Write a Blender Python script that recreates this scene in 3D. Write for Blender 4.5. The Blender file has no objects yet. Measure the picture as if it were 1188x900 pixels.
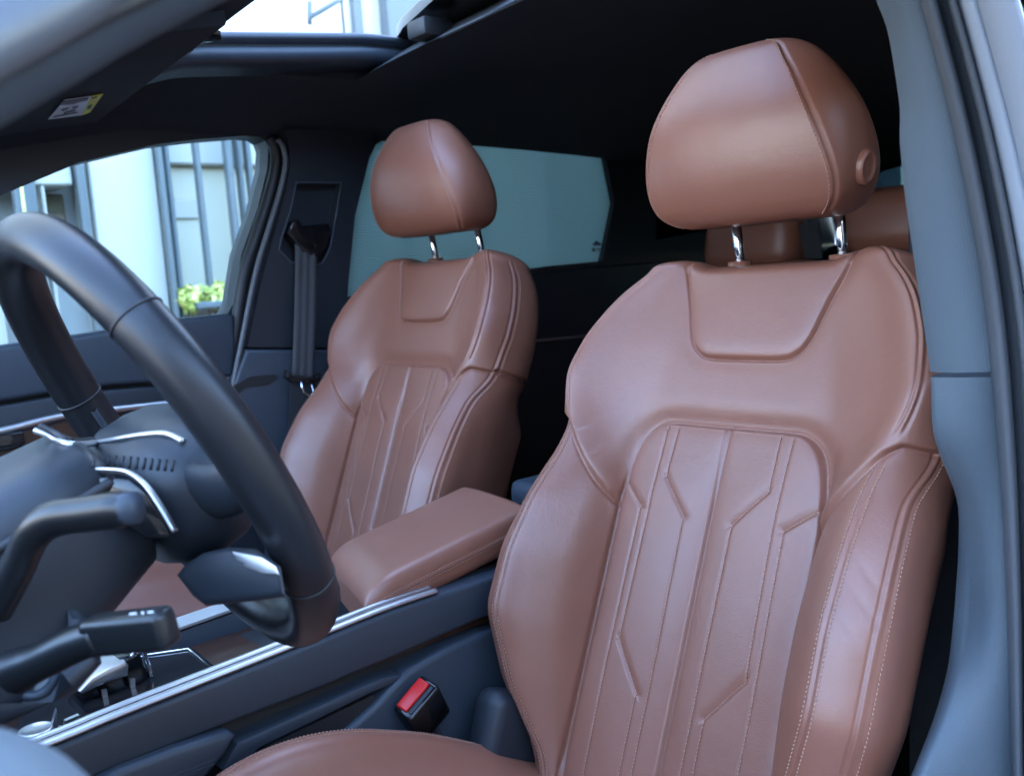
import bpy, bmesh, math, random
import numpy as np
from mathutils import Vector, Matrix

random.seed(4)
RNG = np.random.default_rng(4)
scene = bpy.context.scene
COL = scene.collection

# ------------------------------------------------------------------ camera frame
# car frame: x = towards the passenger side, y = forward, z = up (0 = eye height of the seat shoulders)
W, H = 1188, 900
CX = np.array([-.658, .830, -.012])
YAW, PIT, ROLL, FPX = math.radians(49.75), math.radians(6.65), math.radians(-4.07), 1099.
_d = np.array([math.sin(YAW) * math.cos(PIT), -math.cos(YAW) * math.cos(PIT), -math.sin(PIT)])
_r0 = np.array([-math.cos(YAW), -math.sin(YAW), 0.])
_u0 = np.cross(_r0, _d)
_r = _r0 * math.cos(ROLL) + _u0 * math.sin(ROLL)
_u = _u0 * math.cos(ROLL) - _r0 * math.sin(ROLL)


def sight(px, py):
    return _d + _r * (px - W / 2) / FPX + _u * (H / 2 - py) / FPX


def PX(px, py, x):
    """point of the lengthwise plane x seen at a survey mark"""
    v = sight(px, py)
    return CX + v * ((x - CX[0]) / v[0])


def PY(px, py, y):
    v = sight(px, py)
    return CX + v * ((y - CX[1]) / v[1])


def PZ(px, py, z):
    v = sight(px, py)
    return CX + v * ((z - CX[2]) / v[2])


def PD(px, py, dep):
    return CX + sight(px, py) * dep


# ------------------------------------------------------------------ materials
def nodes_of(m):
    m.use_nodes = True
    return m.node_tree.nodes, m.node_tree.links


def principled(name, color, rough=.5, metal=0., spec=.5, coat=0., bump=None, var=0., var_scale=6.,
               rough_var=0., sheen=0., aniso=None):
    """bump = list of (kind, scale, strength, distance)"""
    m = bpy.data.materials.new(name)
    N, L = nodes_of(m)
    b = N['Principled BSDF']
    b.inputs['Base Color'].default_value = (*color, 1)
    b.inputs['Roughness'].default_value = rough
    b.inputs['Metallic'].default_value = metal
    b.inputs['Specular IOR Level'].default_value = spec
    b.inputs['Coat Weight'].default_value = coat
    b.inputs['Coat Roughness'].default_value = min(.38, rough) if coat < .5 else .03
    b.inputs['Sheen Weight'].default_value = sheen
    tc = N.new('ShaderNodeTexCoord')
    if var > 0:
        n = N.new('ShaderNodeTexNoise')
        n.inputs['Scale'].default_value = var_scale
        n.inputs['Detail'].default_value = 5
        L.new(tc.outputs['Object'], n.inputs['Vector'])
        mx = N.new('ShaderNodeMix')
        mx.data_type = 'RGBA'
        mx.inputs['A'].default_value = (*[c * (1 - var) for c in color], 1)
        mx.inputs['B'].default_value = (*[min(1, c * (1 + var)) for c in color], 1)
        L.new(n.outputs['Fac'], mx.inputs['Factor'])
        L.new(mx.outputs['Result'], b.inputs['Base Color'])
    if rough_var > 0:
        n = N.new('ShaderNodeTexNoise')
        n.inputs['Scale'].default_value = 14
        n.inputs['Detail'].default_value = 6
        L.new(tc.outputs['Object'], n.inputs['Vector'])
        mr = N.new('ShaderNodeMapRange')
        mr.inputs['To Min'].default_value = max(0.02, rough - rough_var)
        mr.inputs['To Max'].default_value = rough + rough_var
        L.new(n.outputs['Fac'], mr.inputs['Value'])
        L.new(mr.outputs['Result'], b.inputs['Roughness'])
    prev = None
    for kind, scale, strength, dist in (bump or []):
        if kind == 'voronoi':
            t = N.new('ShaderNodeTexVoronoi')
            t.feature = 'DISTANCE_TO_EDGE'
            t.inputs['Scale'].default_value = scale
            out = t.outputs['Distance']
        elif kind == 'noise':
            t = N.new('ShaderNodeTexNoise')
            t.inputs['Scale'].default_value = scale
            t.inputs['Detail'].default_value = 3
            out = t.outputs['Fac']
        elif kind == 'wave':
            t = N.new('ShaderNodeTexWave')
            t.inputs['Scale'].default_value = scale
            t.inputs['Distortion'].default_value = .6
            t.inputs['Detail'].default_value = 2
            out = t.outputs['Fac']
        L.new(tc.outputs['Object'], t.inputs['Vector'])
        bp = N.new('ShaderNodeBump')
        bp.inputs['Strength'].default_value = strength
        bp.inputs['Distance'].default_value = dist
        L.new(out, bp.inputs['Height'])
        if prev:
            L.new(prev.outputs['Normal'], bp.inputs['Normal'])
        prev = bp
    if prev:
        L.new(prev.outputs['Normal'], b.inputs['Normal'])
    return m


M = {}
M['leather'] = principled('cognac leather', (.248, .097, .060), .42, spec=.75, coat=0., var=.15, var_scale=7, rough_var=.08,
                          bump=[('voronoi', 430, .17, .0010), ('noise', 260, .10, .0010), ('noise', 60, .11, .0024), ('noise', 11, .10, .007)])
M['thread'] = principled('sewing thread', (.42, .235, .165), .7)
M['chrome'] = principled('chrome', (.85, .85, .86), .08, metal=1.)
M['alu'] = principled('satin aluminium', (.56, .56, .57), .38, metal=1., rough_var=.05)
M['trim'] = principled('black soft trim', (.014, .018, .024), .5, bump=[('voronoi', 420, .15, .0006)], rough_var=.06)
M['trim_grey'] = principled('dark grey trim', (.031, .042, .056), .48, bump=[('voronoi', 380, .25, .0008)], rough_var=.05, var=.06)
M['pillar_cloth'] = principled('pillar cloth', (.088, .112, .130), .85, bump=[('wave', 120, .14, .0006), ('noise', 500, .3, .0006)], var=.06, var_scale=20)
M['pillar_plastic'] = principled('grained pillar plastic', (.077, .100, .117), .55, bump=[('voronoi', 620, .45, .0010)], var=.05)
M['headliner'] = principled('headliner cloth', (.018, .021, .028), .95, bump=[('noise', 600, .3, .0006)], var=.2, var_scale=30)
M['gloss_black'] = principled('gloss black', (.008, .008, .009), .12, spec=.5)
M['wheel_leather'] = principled('black wheel leather', (.011, .0125, .015), .36, bump=[('voronoi', 520, .16, .0006), ('noise', 40, .06, .002)], rough_var=.06)
M['rubber'] = principled('rubber seal', (.085, .092, .10), .45, bump=[('noise', 200, .2, .001)], rough_var=.06)
M['rubber_dark'] = principled('dark rubber', (.015, .016, .018), .5, rough_var=.05)
M['paint'] = principled('grey car paint', (.30, .33, .37), .22, coat=.6, var=.03)
M['red'] = principled('red plastic', (.62, .015, .012), .3, rough_var=.05)
M['belt'] = principled('grey webbing', (.045, .047, .05), .8, bump=[('wave', 260, .5, .001)], var=.1)
M['seal_mid'] = principled('shadow grey rubber', (.035, .040, .047), .5, rough_var=.05)
M['dash_end'] = principled('pale grey trim', (.10, .12, .135), .5, rough_var=.05)
M['alu_sheen'] = principled('matt aluminium paled for sheen', (.88, .88, .88), .5, metal=1., rough_var=.05)  # paler than the satin aluminium: reflected light is put into its colour
M['hub'] = principled('dark hub leather', (.015, .020, .026), .45, bump=[('voronoi', 520, .2, .0006)], rough_var=.05)
M['stalk_black'] = principled('stalk black plastic', (.008, .009, .010), .32, rough_var=.05)
M['near_pillar'] = principled('matt pillar cloth', (.014, .017, .023), .8)
M['wood'] = principled('dark wood inlay', (.045, .020, .012), .3, var=.3, var_scale=12)
M['carpet'] = principled('dark carpet', (.018, .02, .024), .95, bump=[('noise', 500, .8, .002)], var=.2, var_scale=40)
M['white_label'] = principled('white label paper', (.62, .64, .68), .5)
M['yellow_label'] = principled('yellow label ink', (.72, .66, .03), .5)
M['dark_ink'] = principled('dark ink', (.10, .09, .12), .5)
M['red_ink'] = principled('dark red ink', (.10, .03, .05), .5)
M['asphalt'] = principled('asphalt', (.05, .05, .052), .9, var=.2, var_scale=3, bump=[('noise', 60, .4, .01)])


# ------------------------------------------------------------------ mesh helpers
def make_mesh(name, verts, faces, mat, parent=None, smooth=True, origin=(0, 0, 0)):
    me = bpy.data.meshes.new(name)
    o3 = np.asarray(origin, float)
    me.from_pydata([tuple(np.asarray(v, float) - o3) for v in verts], [], [tuple(int(i) for i in f) for f in faces])
    me.materials.append(mat)
    if smooth:
        me.shade_smooth()
    me.validate()
    o = bpy.data.objects.new(name, me)
    COL.objects.link(o)
    if parent is not None:
        o.parent = parent
    return o


def from_bm(name, bm, mat, parent=None, smooth=True, angle=35, origin=None):
    bmesh.ops.recalc_face_normals(bm, faces=bm.faces)
    if origin is not None:
        bmesh.ops.translate(bm, verts=bm.verts, vec=-Vector(origin))
    me = bpy.data.meshes.new(name)
    bm.to_mesh(me)
    bm.free()
    for mm in (mat if isinstance(mat, (list, tuple)) else [mat]):
        me.materials.append(mm)
    if smooth:
        me.shade_smooth()
        me.set_sharp_from_angle(angle=math.radians(angle))
    o = bpy.data.objects.new(name, me)
    COL.objects.link(o)
    if parent is not None:
        o.parent = parent
    return o


def empty(name, loc=(0, 0, 0), rot=(0, 0, 0)):
    o = bpy.data.objects.new(name, None)
    o.empty_display_size = .1
    COL.objects.link(o)
    o.location = loc
    o.rotation_euler = rot
    return o


def tag(o, label=None, cat=None, group=None, kind=None):
    if label: o['label'] = label
    if cat: o['category'] = cat
    if group: o['group'] = group
    if kind: o['kind'] = kind
    return o


def box_bm(bm, c, s, rot=None, bev=0, seg=2):
    r = bmesh.ops.create_cube(bm, size=1)
    vs = r['verts']
    for v in vs:
        v.co = Vector((v.co.x * s[0], v.co.y * s[1], v.co.z * s[2]))
    if bev:
        es = list({e for v in vs for e in v.link_edges})
        rr = bmesh.ops.bevel(bm, geom=es, offset=bev, segments=seg, affect='EDGES', profile=.5)
        vs = list({v for f in rr['faces'] for v in f.verts} | {v for v in vs if v.is_valid})
    mat = Matrix.Translation(c)
    if rot is not None:
        mat = mat @ (rot.to_4x4() if hasattr(rot, 'to_4x4') else Matrix(rot).to_4x4())
    bmesh.ops.transform(bm, matrix=mat, verts=vs)
    return vs


def slab_bm(bm, outline, thick, holes=(), bev=0, seg=2):
    """closed 3-D outline (planar-ish list of points) pushed along the vector thick"""
    pts = [Vector(p) for p in outline]
    th = Vector(thick)
    if holes:
        es = []
        for loop in [pts] + [[Vector(p) for p in h] for h in holes]:
            vs = [bm.verts.new(p) for p in loop]
            es += [bm.edges.new((vs[i], vs[(i + 1) % len(vs)])) for i in range(len(vs))]
        r = bmesh.ops.triangle_fill(bm, use_beauty=True, use_dissolve=True, edges=es)
        fs = [g for g in r['geom'] if isinstance(g, bmesh.types.BMFace)]
    else:
        vs = [bm.verts.new(p) for p in pts]
        fs = [bm.faces.new(vs)]
    r = bmesh.ops.extrude_face_region(bm, geom=fs)
    nv = [g for g in r['geom'] if isinstance(g, bmesh.types.BMVert)]
    bmesh.ops.translate(bm, verts=nv, vec=th)
    if bev:
        rim = [e for e in bm.edges if len(e.link_faces) == 2 and e.calc_face_angle(0) > .6 and
               (e.verts[0] in set(vs if not holes else []) and e.verts[1] in set(vs if not holes else []))]
        if rim:
            bmesh.ops.bevel(bm, geom=rim, offset=bev, segments=seg, affect='EDGES', profile=.5)
    return bm


def smooth_path(pts, n, closed=False):
    """Catmull-Rom through pts"""
    P = [np.asarray(p, float) for p in pts]
    k = len(P)
    out = []
    segs = k if closed else k - 1
    for i in range(segs):
        if closed:
            a, b, c, e = P[(i - 1) % k], P[i], P[(i + 1) % k], P[(i + 2) % k]
        else:
            a, b, c, e = P[max(i - 1, 0)], P[i], P[i + 1], P[min(i + 2, k - 1)]
        m = max(2, int(round(n / segs)))
        for t in np.linspace(0, 1, m, endpoint=False):
            out.append(.5 * ((2 * b) + (c - a) * t + (2 * a - 5 * b + 4 * c - e) * t * t + (3 * b - a - 3 * c + e) * t ** 3))
    if not closed:
        out.append(P[-1])
    return np.array(out)


def tube_geo(path, rad, n=10, closed=False, squash=None, up=None):
    """returns verts, faces; rad scalar or list; squash=(a,b) scale of the two ring axes"""
    P = np.asarray(path, float)
    k = len(P)
    R = np.full(k, rad) if np.isscalar(rad) else np.asarray(rad, float)
    V, Fc = [], []
    prev = None
    for i in range(k):
        if closed:
            t = P[(i + 1) % k] - P[(i - 1) % k]
        else:
            t = P[min(i + 1, k - 1)] - P[max(i - 1, 0)]
        t = t / (np.linalg.norm(t) + 1e-12)
        if prev is None:
            a = np.array(up if up is not None else ([0, 0, 1.] if abs(t[2]) < .9 else [1., 0, 0]), float)
        else:
            a = np.array(up, float) if up is not None else prev
        a = a - t * (a @ t)
        a /= np.linalg.norm(a) + 1e-12
        prev = a
        b = np.cross(t, a)
        s = squash or (1, 1)
        for j in range(n):
            th = 2 * math.pi * j / n
            V.append(P[i] + R[i] * (a * math.cos(th) * s[0] + b * math.sin(th) * s[1]))
    for i in range(k if closed else k - 1):
        i2 = (i + 1) % k
        for j in range(n):
            j2 = (j + 1) % n
            Fc.append((i * n + j, i * n + j2, i2 * n + j2, i2 * n + j))
    if not closed:
        Fc.append(tuple(reversed(range(n))))
        Fc.append(tuple((k - 1) * n + j for j in range(n)))
    return V, Fc


def add_geo(acc, geo):
    V, Fc = acc
    o = len(V)
    V.extend(geo[0])
    Fc.extend([tuple(i + o for i in f) for f in geo[1]])


def tube(name, path, rad, mat, parent=None, n=10, closed=False, squash=None, up=None, origin=(0, 0, 0)):
    V, Fc = tube_geo(path, rad, n, closed, squash, up)
    return make_mesh(name, V, Fc, mat, parent, origin=origin)


def sweep_strip(name, rows, mat, parent=None, origin=(0, 0, 0), closed_profile=False, caps=False, smooth=True):
    """rows: list of equally long lists of 3-D points -> quad sheet"""
    n = len(rows[0])
    V = [p for r in rows for p in r]
    Fc = []
    for i in range(len(rows) - 1):
        for j in range(n if closed_profile else n - 1):
            j2 = (j + 1) % n
            Fc.append((i * n + j, i * n + j2, (i + 1) * n + j2, (i + 1) * n + j))
    if caps:
        Fc.append(tuple(reversed(range(n))))
        Fc.append(tuple((len(rows) - 1) * n + j for j in range(n)))
    return make_mesh(name, V, Fc, mat, parent, smooth=smooth, origin=origin)


# ------------------------------------------------------------------ front seats
SEAT_PIV = np.array([0., .15, -.6])
REC = math.radians(23.)
B0 = np.array([0, -.05, -.2])
BV = np.array([0, -math.sin(REC), math.cos(REC)])
BN = np.array([0, math.cos(REC), math.sin(REC)])
BU = np.array([1., 0, 0])


def dist_poly(U, V, poly):
    best = np.full(U.shape, 9.)
    for (a, b), (c, d) in zip(poly[:-1], poly[1:]):
        du, dv = c - a, d - b
        l2 = du * du + dv * dv + 1e-12
        t = np.clip(((U - a) * du + (V - b) * dv) / l2, 0, 1)
        best = np.minimum(best, np.hypot(U - a - t * du, V - b - t * dv))
    return best


def gauss_smooth(A, sig, axis):
    r = int(3 * sig) + 1
    k = np.exp(-.5 * (np.arange(-r, r + 1) / sig) ** 2)
    k /= k.sum()
    pad = [(0, 0)] * A.ndim
    pad[axis] = (r, r)
    B = np.pad(A, pad, mode='edge')
    return np.apply_along_axis(lambda x: np.convolve(x, k, mode='valid'), axis, B)


def sstep(x, a, b):
    t = np.clip((x - a) / (b - a), 0, 1)
    return t * t * (3 - 2 * t)


def grid_normals(P):
    gu = np.gradient(P, axis=1)
    gv = np.gradient(P, axis=0)
    n = np.cross(gu, gv)
    return n / (np.linalg.norm(n, axis=2, keepdims=True) + 1e-12)


def catmull_row(K, counts):
    """K (k,2) knots, counts per segment -> points incl. last"""
    out = []
    k = len(K)
    for i in range(k - 1):
        a = K[max(i - 1, 0)]
        b = K[i]
        c = K[i + 1]
        e = K[min(i + 2, k - 1)]
        t = np.linspace(0, 1, counts[i], endpoint=False)[:, None]
        # centripetal-ish tangents limited by chord lengths
        l0 = np.linalg.norm(b - a) + 1e-9
        l1 = np.linalg.norm(c - b) + 1e-9
        l2 = np.linalg.norm(e - c) + 1e-9
        m1 = ((b - a) / l0 * l1 + (c - b) / l1 * l0) / (l0 + l1) * l1 if i > 0 else (c - b)
        m2 = ((c - b) / l1 * l2 + (e - c) / l2 * l1) / (l1 + l2) * l1 if i < k - 2 else (c - b)
        h = (2 * t ** 3 - 3 * t ** 2 + 1) * b + (t ** 3 - 2 * t ** 2 + t) * m1 + (-2 * t ** 3 + 3 * t ** 2) * c + (t ** 3 - t ** 2) * m2
        out.append(h)
    out.append(K[-1:])
    return np.concatenate(out)


STATIONS = [  # v, then (|u|, w) of quilt edge, mid bolster, crease, piping, side, side, rear corner
    (-.47, (.128, -.004), (.140, .004), (.150, .006), (.170, -.005), (.190, -.05), (.190, -.10), (.16, -.13)),
    (-.42, (.138, 0), (.143, .012), (.156, .020), (.186, .006), (.212, -.04), (.212, -.10), (.17, -.13)),
    (-.35, (.138, 0), (.152, .034), (.188, .066), (.226, .046), (.228, -.01), (.208, -.07), (.18, -.12)),
    (-.27, (.138, 0), (.163, .058), (.214, .098), (.251, .078), (.252, .015), (.226, -.065), (.195, -.118)),
    (-.19, (.138, 0), (.163, .058), (.214, .097), (.251, .075), (.252, .012), (.228, -.065), (.197, -.118)),
    (-.12, (.138, 0), (.163, .046), (.212, .081), (.245, .058), (.250, .010), (.230, -.065), (.20, -.118)),
    (-.06, (.137, .001), (.165, .033), (.208, .056), (.238, .036), (.250, -.005), (.236, -.065), (.205, -.118)),
    (-.02, (.135, .003), (.172, .026), (.212, .046), (.246, .008), (.252, -.03), (.243, -.07), (.21, -.118)),
    (.02, (.130, .004), (.185, .028), (.232, .052), (.254, .005), (.257, -.03), (.256, -.075), (.215, -.12)),
    (.05, (.122, .004), (.185, .026), (.237, .053), (.257, .0), (.259, -.035), (.257, -.078), (.212, -.118)),
    (.10, (.115, .003), (.175, .020), (.227, .043), (.248, -.008), (.251, -.04), (.25, -.08), (.205, -.115)),
    (.14, (.110, .002), (.162, .013), (.208, .031), (.231, -.015), (.236, -.045), (.236, -.08), (.19, -.112)),
    (.17, (.105, .001), (.148, .009), (.187, .021), (.212, -.020), (.217, -.05), (.216, -.08), (.17, -.11)),
    (.195, (.095, -.002), (.124, .004), (.158, .011), (.185, -.024), (.190, -.05), (.188, -.08), (.15, -.105)),
]
COUNTS = [44, 36, 30, 20, 14, 9, 9, 7]
NQ = 100


def backrest_grid():
    vmain = np.arange(-.47, .1951, .0013)
    sv = np.array([s[0] for s in STATIONS])
    knots = np.array([[s[1 + i] for i in range(7)] for s in STATIONS])           # (ns,7,2)
    KV = np.stack([[np.interp(vmain, sv, knots[:, i, c]) for c in range(2)] for i in range(7)])  # (7,2,nv)
    KV = gauss_smooth(KV, 8, 2)
    rows, vs = [], []
    for j, v in enumerate(vmain):
        K = KV[:, :, j]
        q = K[0]
        cen = np.stack([np.linspace(0, q[0], NQ, endpoint=False), np.linspace(0, 1, NQ, endpoint=False) ** 2 * q[1]], 1)
        rest = catmull_row(np.vstack([K, [[0, K[6][1] - .004]]]), COUNTS[:7])
        rows.append(np.vstack([cen, rest]))
    R = np.array(rows)                               # (nv, ns, 2)
    up = sstep(vmain, -.10, -.0)[:, None, None]
    Rs = gauss_smooth(R, 9, 1)
    Rs[:, 0] = R[:, 0]
    Rs[:, -1] = R[:, -1]
    R = R * (1 - up) + Rs * up
    wc = -.055
    top = []
    vtop = []
    for ph in np.radians(np.arange(6, 91, 6)):
        s = R[-1].copy()
        s[:, 1] = wc + (s[:, 1] - wc) * (.02 + .98 * math.cos(ph))
        s[:, 0] *= 1 - .13 * math.sin(ph) - .24 * (1 - math.cos(ph))
        top.append(s)
        vtop.append(.195 + .026 * math.sin(ph))
    R = np.concatenate([R, np.array(top)])
    v = np.concatenate([vmain, vtop])
    full = np.concatenate([R[:, :0:-1] * np.array([-1, 1]), R], axis=1)
    u, w = full[:, :, 0], full[:, :, 1]
    V2 = np.repeat(v[:, None], u.shape[1], 1)
    # the collar sits a little lower than the rounded shoulders beside it
    V2 = V2 - .010 * (1 - sstep(np.abs(u), .080, .125)) * sstep(V2, .10, .20)
    P = B0 + u[..., None] * BU + V2[..., None] * BV + w[..., None] * BN
    return P, u, V2, w, len(vmain)


Q_EDGE = [(0, 0), (.076, 0), (.104, -.006), (.122, -.024), (.132, -.055), (.138, -.10), (.1385, -.47)]
C_EDGE = [(0, .081), (.046, .0815), (.066, .087), (.081, .105), (.096, .150), (.113, .20), (.118, .24)]
def soft(poly, n=60):
    P_ = smooth_path([np.array(p) for p in poly], n)
    return [tuple(p) for p in P_]


Q_EDGE = soft(Q_EDGE[:6], 90) + [Q_EDGE[6]]
Q_EDGE = [(u, v if k == 0 else min(v, -1e-5 * k)) for k, (u, v) in enumerate(Q_EDGE)]
C_EDGE = soft(C_EDGE, 90)
C_EDGE = [(u, v + 1e-6 * k) for k, (u, v) in enumerate(C_EDGE)]
L_A = [(.087, -.006), (.086, -.125), (.0885, -.266), (.048, -.316), (.0475, -.47)]
L_B = [(.071, -.006), (.0715, -.068), (.034, -.110), (.032, -.26), (.031, -.47)]
L_C = [(.137, -.077), (.099, -.107), (.101, -.29), (.098, -.47)]
V_SEAM = [(.30, -.006), (.226, -.012), (.212, -.022), (.139, -.110)]
SLASH = [[(.0885, -.266), (.048, -.316)], [(.0715, -.068), (.034, -.110)], [(.137, -.077), (.099, -.107)]]


def capsule_geo(p, t, n, ln=.0030, rad=.00060):
    b = np.cross(t, n)
    pts = [p - t * ln / 2 - n * .0004, p - t * ln * .28 + n * rad * .6, p + t * ln * .28 + n * rad * .6, p + t * ln / 2 - n * .0004]
    V, Fc = [], []
    for i, c in enumerate(pts):
        r = rad * (.6 if i in (0, 3) else 1)
        for k in range(5):
            a = 2 * math.pi * k / 5
            V.append(c + r * (b * math.cos(a) + n * math.sin(a)))
    for i in range(3):
        for k in range(5):
            Fc.append((i * 5 + k, i * 5 + (k + 1) % 5, i * 5 + 5 + (k + 1) % 5, i * 5 + 5 + k))
    Fc.append((4, 3, 2, 1, 0))
    Fc.append((15, 16, 17, 18, 19))
    return V, Fc


def build_backrest(seat):
    P, U, V, Wd, nmain = backrest_grid()
    nr, nc = U.shape
    h = nc // 2
    sidx = np.abs(np.arange(nc) - h)
    S = np.repeat(sidx[None], nr, 0)
    seg_at = np.cumsum([NQ] + COUNTS[:7])           # index of quilt edge, mid, crease, piping, side...
    i_q, i_m, i_cr, i_pi, i_s1 = seg_at[:5]
    i_rear = seg_at[6]
    AU = np.abs(U)
    N0 = grid_normals(P)
    # make sure the normals look outward (front normals along BN)
    if (N0[nr // 2, h] @ BN) < 0:
        N0 = -N0
    D = np.zeros((nr, nc))
    front = S < i_pi
    qe = np.interp(V, [p[1] for p in Q_EDGE[::-1]], [p[0] for p in Q_EDGE[::-1]])
    in_q = (V < 0) & (AU < qe) & front
    ce = np.interp(V, [p[1] for p in C_EDGE], [p[0] for p in C_EDGE])
    in_c = (V > .081) & (AU < ce) & front
    dq = dist_poly(AU, V, Q_EDGE)
    dc = dist_poly(AU, V, C_EDGE)
    ctr = np.where(V < 0, AU, np.hypot(AU, V))
    sig = lambda x: 1 / (1 + np.exp(-np.clip(x, -40, 40)))
    wq = sig(np.where(in_q, dq, -dq) / .0011)
    wcq = sig(np.where(in_c, dc, -dc) / .0011)
    # quilted insert: puffed halves, deep middle seam
    puff = np.clip(1 - ((AU - .069) / .075) ** 2, 0, 1) ** .8 * sstep(-V, 0, .10) * .007
    D += wq * np.where(front, puff + .0035 * (1 - np.exp(-dq / .007)), 0)
    D += np.where(front, -.0040 * np.exp(-(dq / .0021) ** 2), 0)
    # yoke rolls over into the insert along its upper edge
    D += (1 - wq) * np.where(front & (V > -.12), -.0080 * np.exp(-(dq / .017) ** 2) * sstep(V, -.11, -.01), 0)
    D += np.where(in_q, -.0046 * np.exp(-(ctr / .0024) ** 2) - .001 * np.exp(-(ctr / .008) ** 2), 0)
    for L_ in (L_A, L_B, L_C):
        D += np.where(in_q, -.0009 * np.exp(-(dist_poly(AU, V, L_) / .0020) ** 2), 0)
    for sl in SLASH:
        (a, b), (c, d) = sl
        nx, ny = (d - b), -(c - a)
        ln = math.hypot(nx, ny)
        side = ((AU - a) * nx + (V - b) * ny) / ln
        dd = dist_poly(AU, V, sl)
        prof = np.where(side < 0, np.exp(-(dd / .0022) ** 2), np.exp(-(dd / .0065) ** 2))
        D += np.where(in_q, -.0018 * prof, 0)
    # collar pad
    D += wcq * np.where(front, .0052 * (1 - np.exp(-dc / .008)) * sstep(.235 - V, 0, .08), 0)
    D += np.where(front, -.0038 * np.exp(-(dc / .0021) ** 2), 0)
    D += (1 - wcq) * np.where(front & (V > .05), -.002 * np.exp(-(dc / .010) ** 2), 0)
    # seam between yoke and bolster
    dv = np.where(front, dist_poly(AU, V, V_SEAM), np.abs(V + .006))
    dv = np.where((S < i_q) & ~in_q & (V < 0), dist_poly(AU, V, V_SEAM), dv)
    outq = ~in_q
    D += np.where(outq & (S < i_rear), -.0036 * np.exp(-(dv / .0025) ** 2), 0)
    below = (V < np.interp(AU, [.139, .212, .226, .30], [-.110, -.022, -.012, -.006]))
    wb = sig(np.where(below, dv, -dv) / .0016)
    D += wb * np.where(outq & (S < i_rear), .003 * (1 - np.exp(-dv / .010)) - .003, 0) * sstep(dq, .0, .012)
    D += (1 - wb) * np.where(outq & (S < i_rear) & (V < .09), .004 * np.exp(-(dv / .02) ** 2), 0) * sstep(dq, .0, .012)
    # crease with twin needle and piping: constant columns of the grid
    arc = np.cumsum(np.concatenate([np.zeros((nr, 1)), np.linalg.norm(np.diff(P, axis=1), axis=2)], 1), 1)
    dist_cr = np.minimum(np.abs(arc - arc[:, [h + i_cr]]), np.abs(arc - arc[:, [h - i_cr]]))
    dist_pi = np.minimum(np.abs(arc - arc[:, [h + i_pi]]), np.abs(arc - arc[:, [h - i_pi]]))
    bol = sstep(-V, .012, .03) * (V > -.5)
    D += -.0022 * np.exp(-(dist_cr / .0016) ** 2) * bol + .0012 * np.exp(-(dist_cr / .009) ** 2) * bol
    D += (.0014 * np.exp(-((dist_pi - .0012) / .0012) ** 2) - .0017 * np.exp(-((dist_pi - .0046) / .0013) ** 2)) * sstep(.20 - V, 0, .02)
    yk = sstep(V, -.005, .01)
    D += (.0011 * np.exp(-(dist_cr / .0014) ** 2) - .0017 * np.exp(-((dist_cr - .0036) / .0014) ** 2)) * yk * sstep(.22 - V, 0, .02)
    D[nmain:] *= np.linspace(1, .2, nr - nmain)[:, None]
    # soft, slightly uneven upholstery
    for _ in range(14):
        kx, ky, phs = RNG.normal(0, 16), RNG.normal(0, 16), RNG.uniform(0, 6.28)
        D += .00016 * np.sin(kx * U + ky * V + phs)
    # drag wrinkles on the bolster near the door
    for (uu, vv, ang, ln, am) in [(-.236, -.14, .9, .018, .0010), (-.238, -.165, .85, .022, .0012), (-.236, -.19, .8, .016, .0008),
                                  (.20, -.03, -.7, .02, .0008), (.175, -.055, -.75, .018, .0007)]:
        a_, b_ = math.cos(ang), math.sin(ang)
        t_ = (U - uu) * a_ + (V - vv) * b_
        q_ = -(U - uu) * b_ + (V - vv) * a_
        D += np.where(front, -am * np.exp(-(t_ / ln) ** 2 - (q_ / .0035) ** 2), 0)
    P2 = P + N0 * D[..., None]
    N2 = grid_normals(P2)
    if (N2[nr // 2, h] @ BN) < 0:
        N2 = -N2
    P2 = P2 - SEAT_PIV
    # regions
    fu = lambda A: (A[:-1, :-1] + A[1:, :-1] + A[:-1, 1:] + A[1:, 1:]) / 4
    fU, fV, fS = fu(U), fu(V), fu(S.astype(float))
    fA = np.abs(fU)
    fq = (fV < 0) & (fA < np.interp(fV, [p[1] for p in Q_EDGE[::-1]], [p[0] for p in Q_EDGE[::-1]])) & (fS < i_pi)
    fc = (fV > .081) & (fA < np.interp(fV, [p[1] for p in C_EDGE], [p[0] for p in C_EDGE])) & (fS < i_pi)
    fbel = fV < np.interp(fA, [.139, .212, .226, .30], [-.110, -.022, -.012, -.006])
    reg = np.zeros(fU.shape, int)                    # 0 shoulder panel
    reg[fbel & ~fq & (fS < i_pi) & (fU > 0)] = 1
    reg[fbel & ~fq & (fS < i_pi) & (fU < 0)] = 2
    reg[(fV < -.006) & (fS >= i_pi) & (fU > 0)] = 5
    reg[(fV < -.006) & (fS >= i_pi) & (fU < 0)] = 6
    reg[fS >= i_rear] = 7
    reg[fq] = 3
    reg[fc] = 4
    vid = np.arange(nr * nc).reshape(nr, nc)
    quads = np.stack([vid[:-1, :-1], vid[:-1, 1:], vid[1:, 1:], vid[1:, :-1]], -1)
    # orientation check
    q = quads[nr // 2, h]
    pv = P2.reshape(-1, 3)
    if np.cross(pv[q[1]] - pv[q[0]], pv[q[2]] - pv[q[0]]) @ BN < 0:
        quads = quads[..., ::-1]
    nv = N2.reshape(-1, 3)

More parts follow.
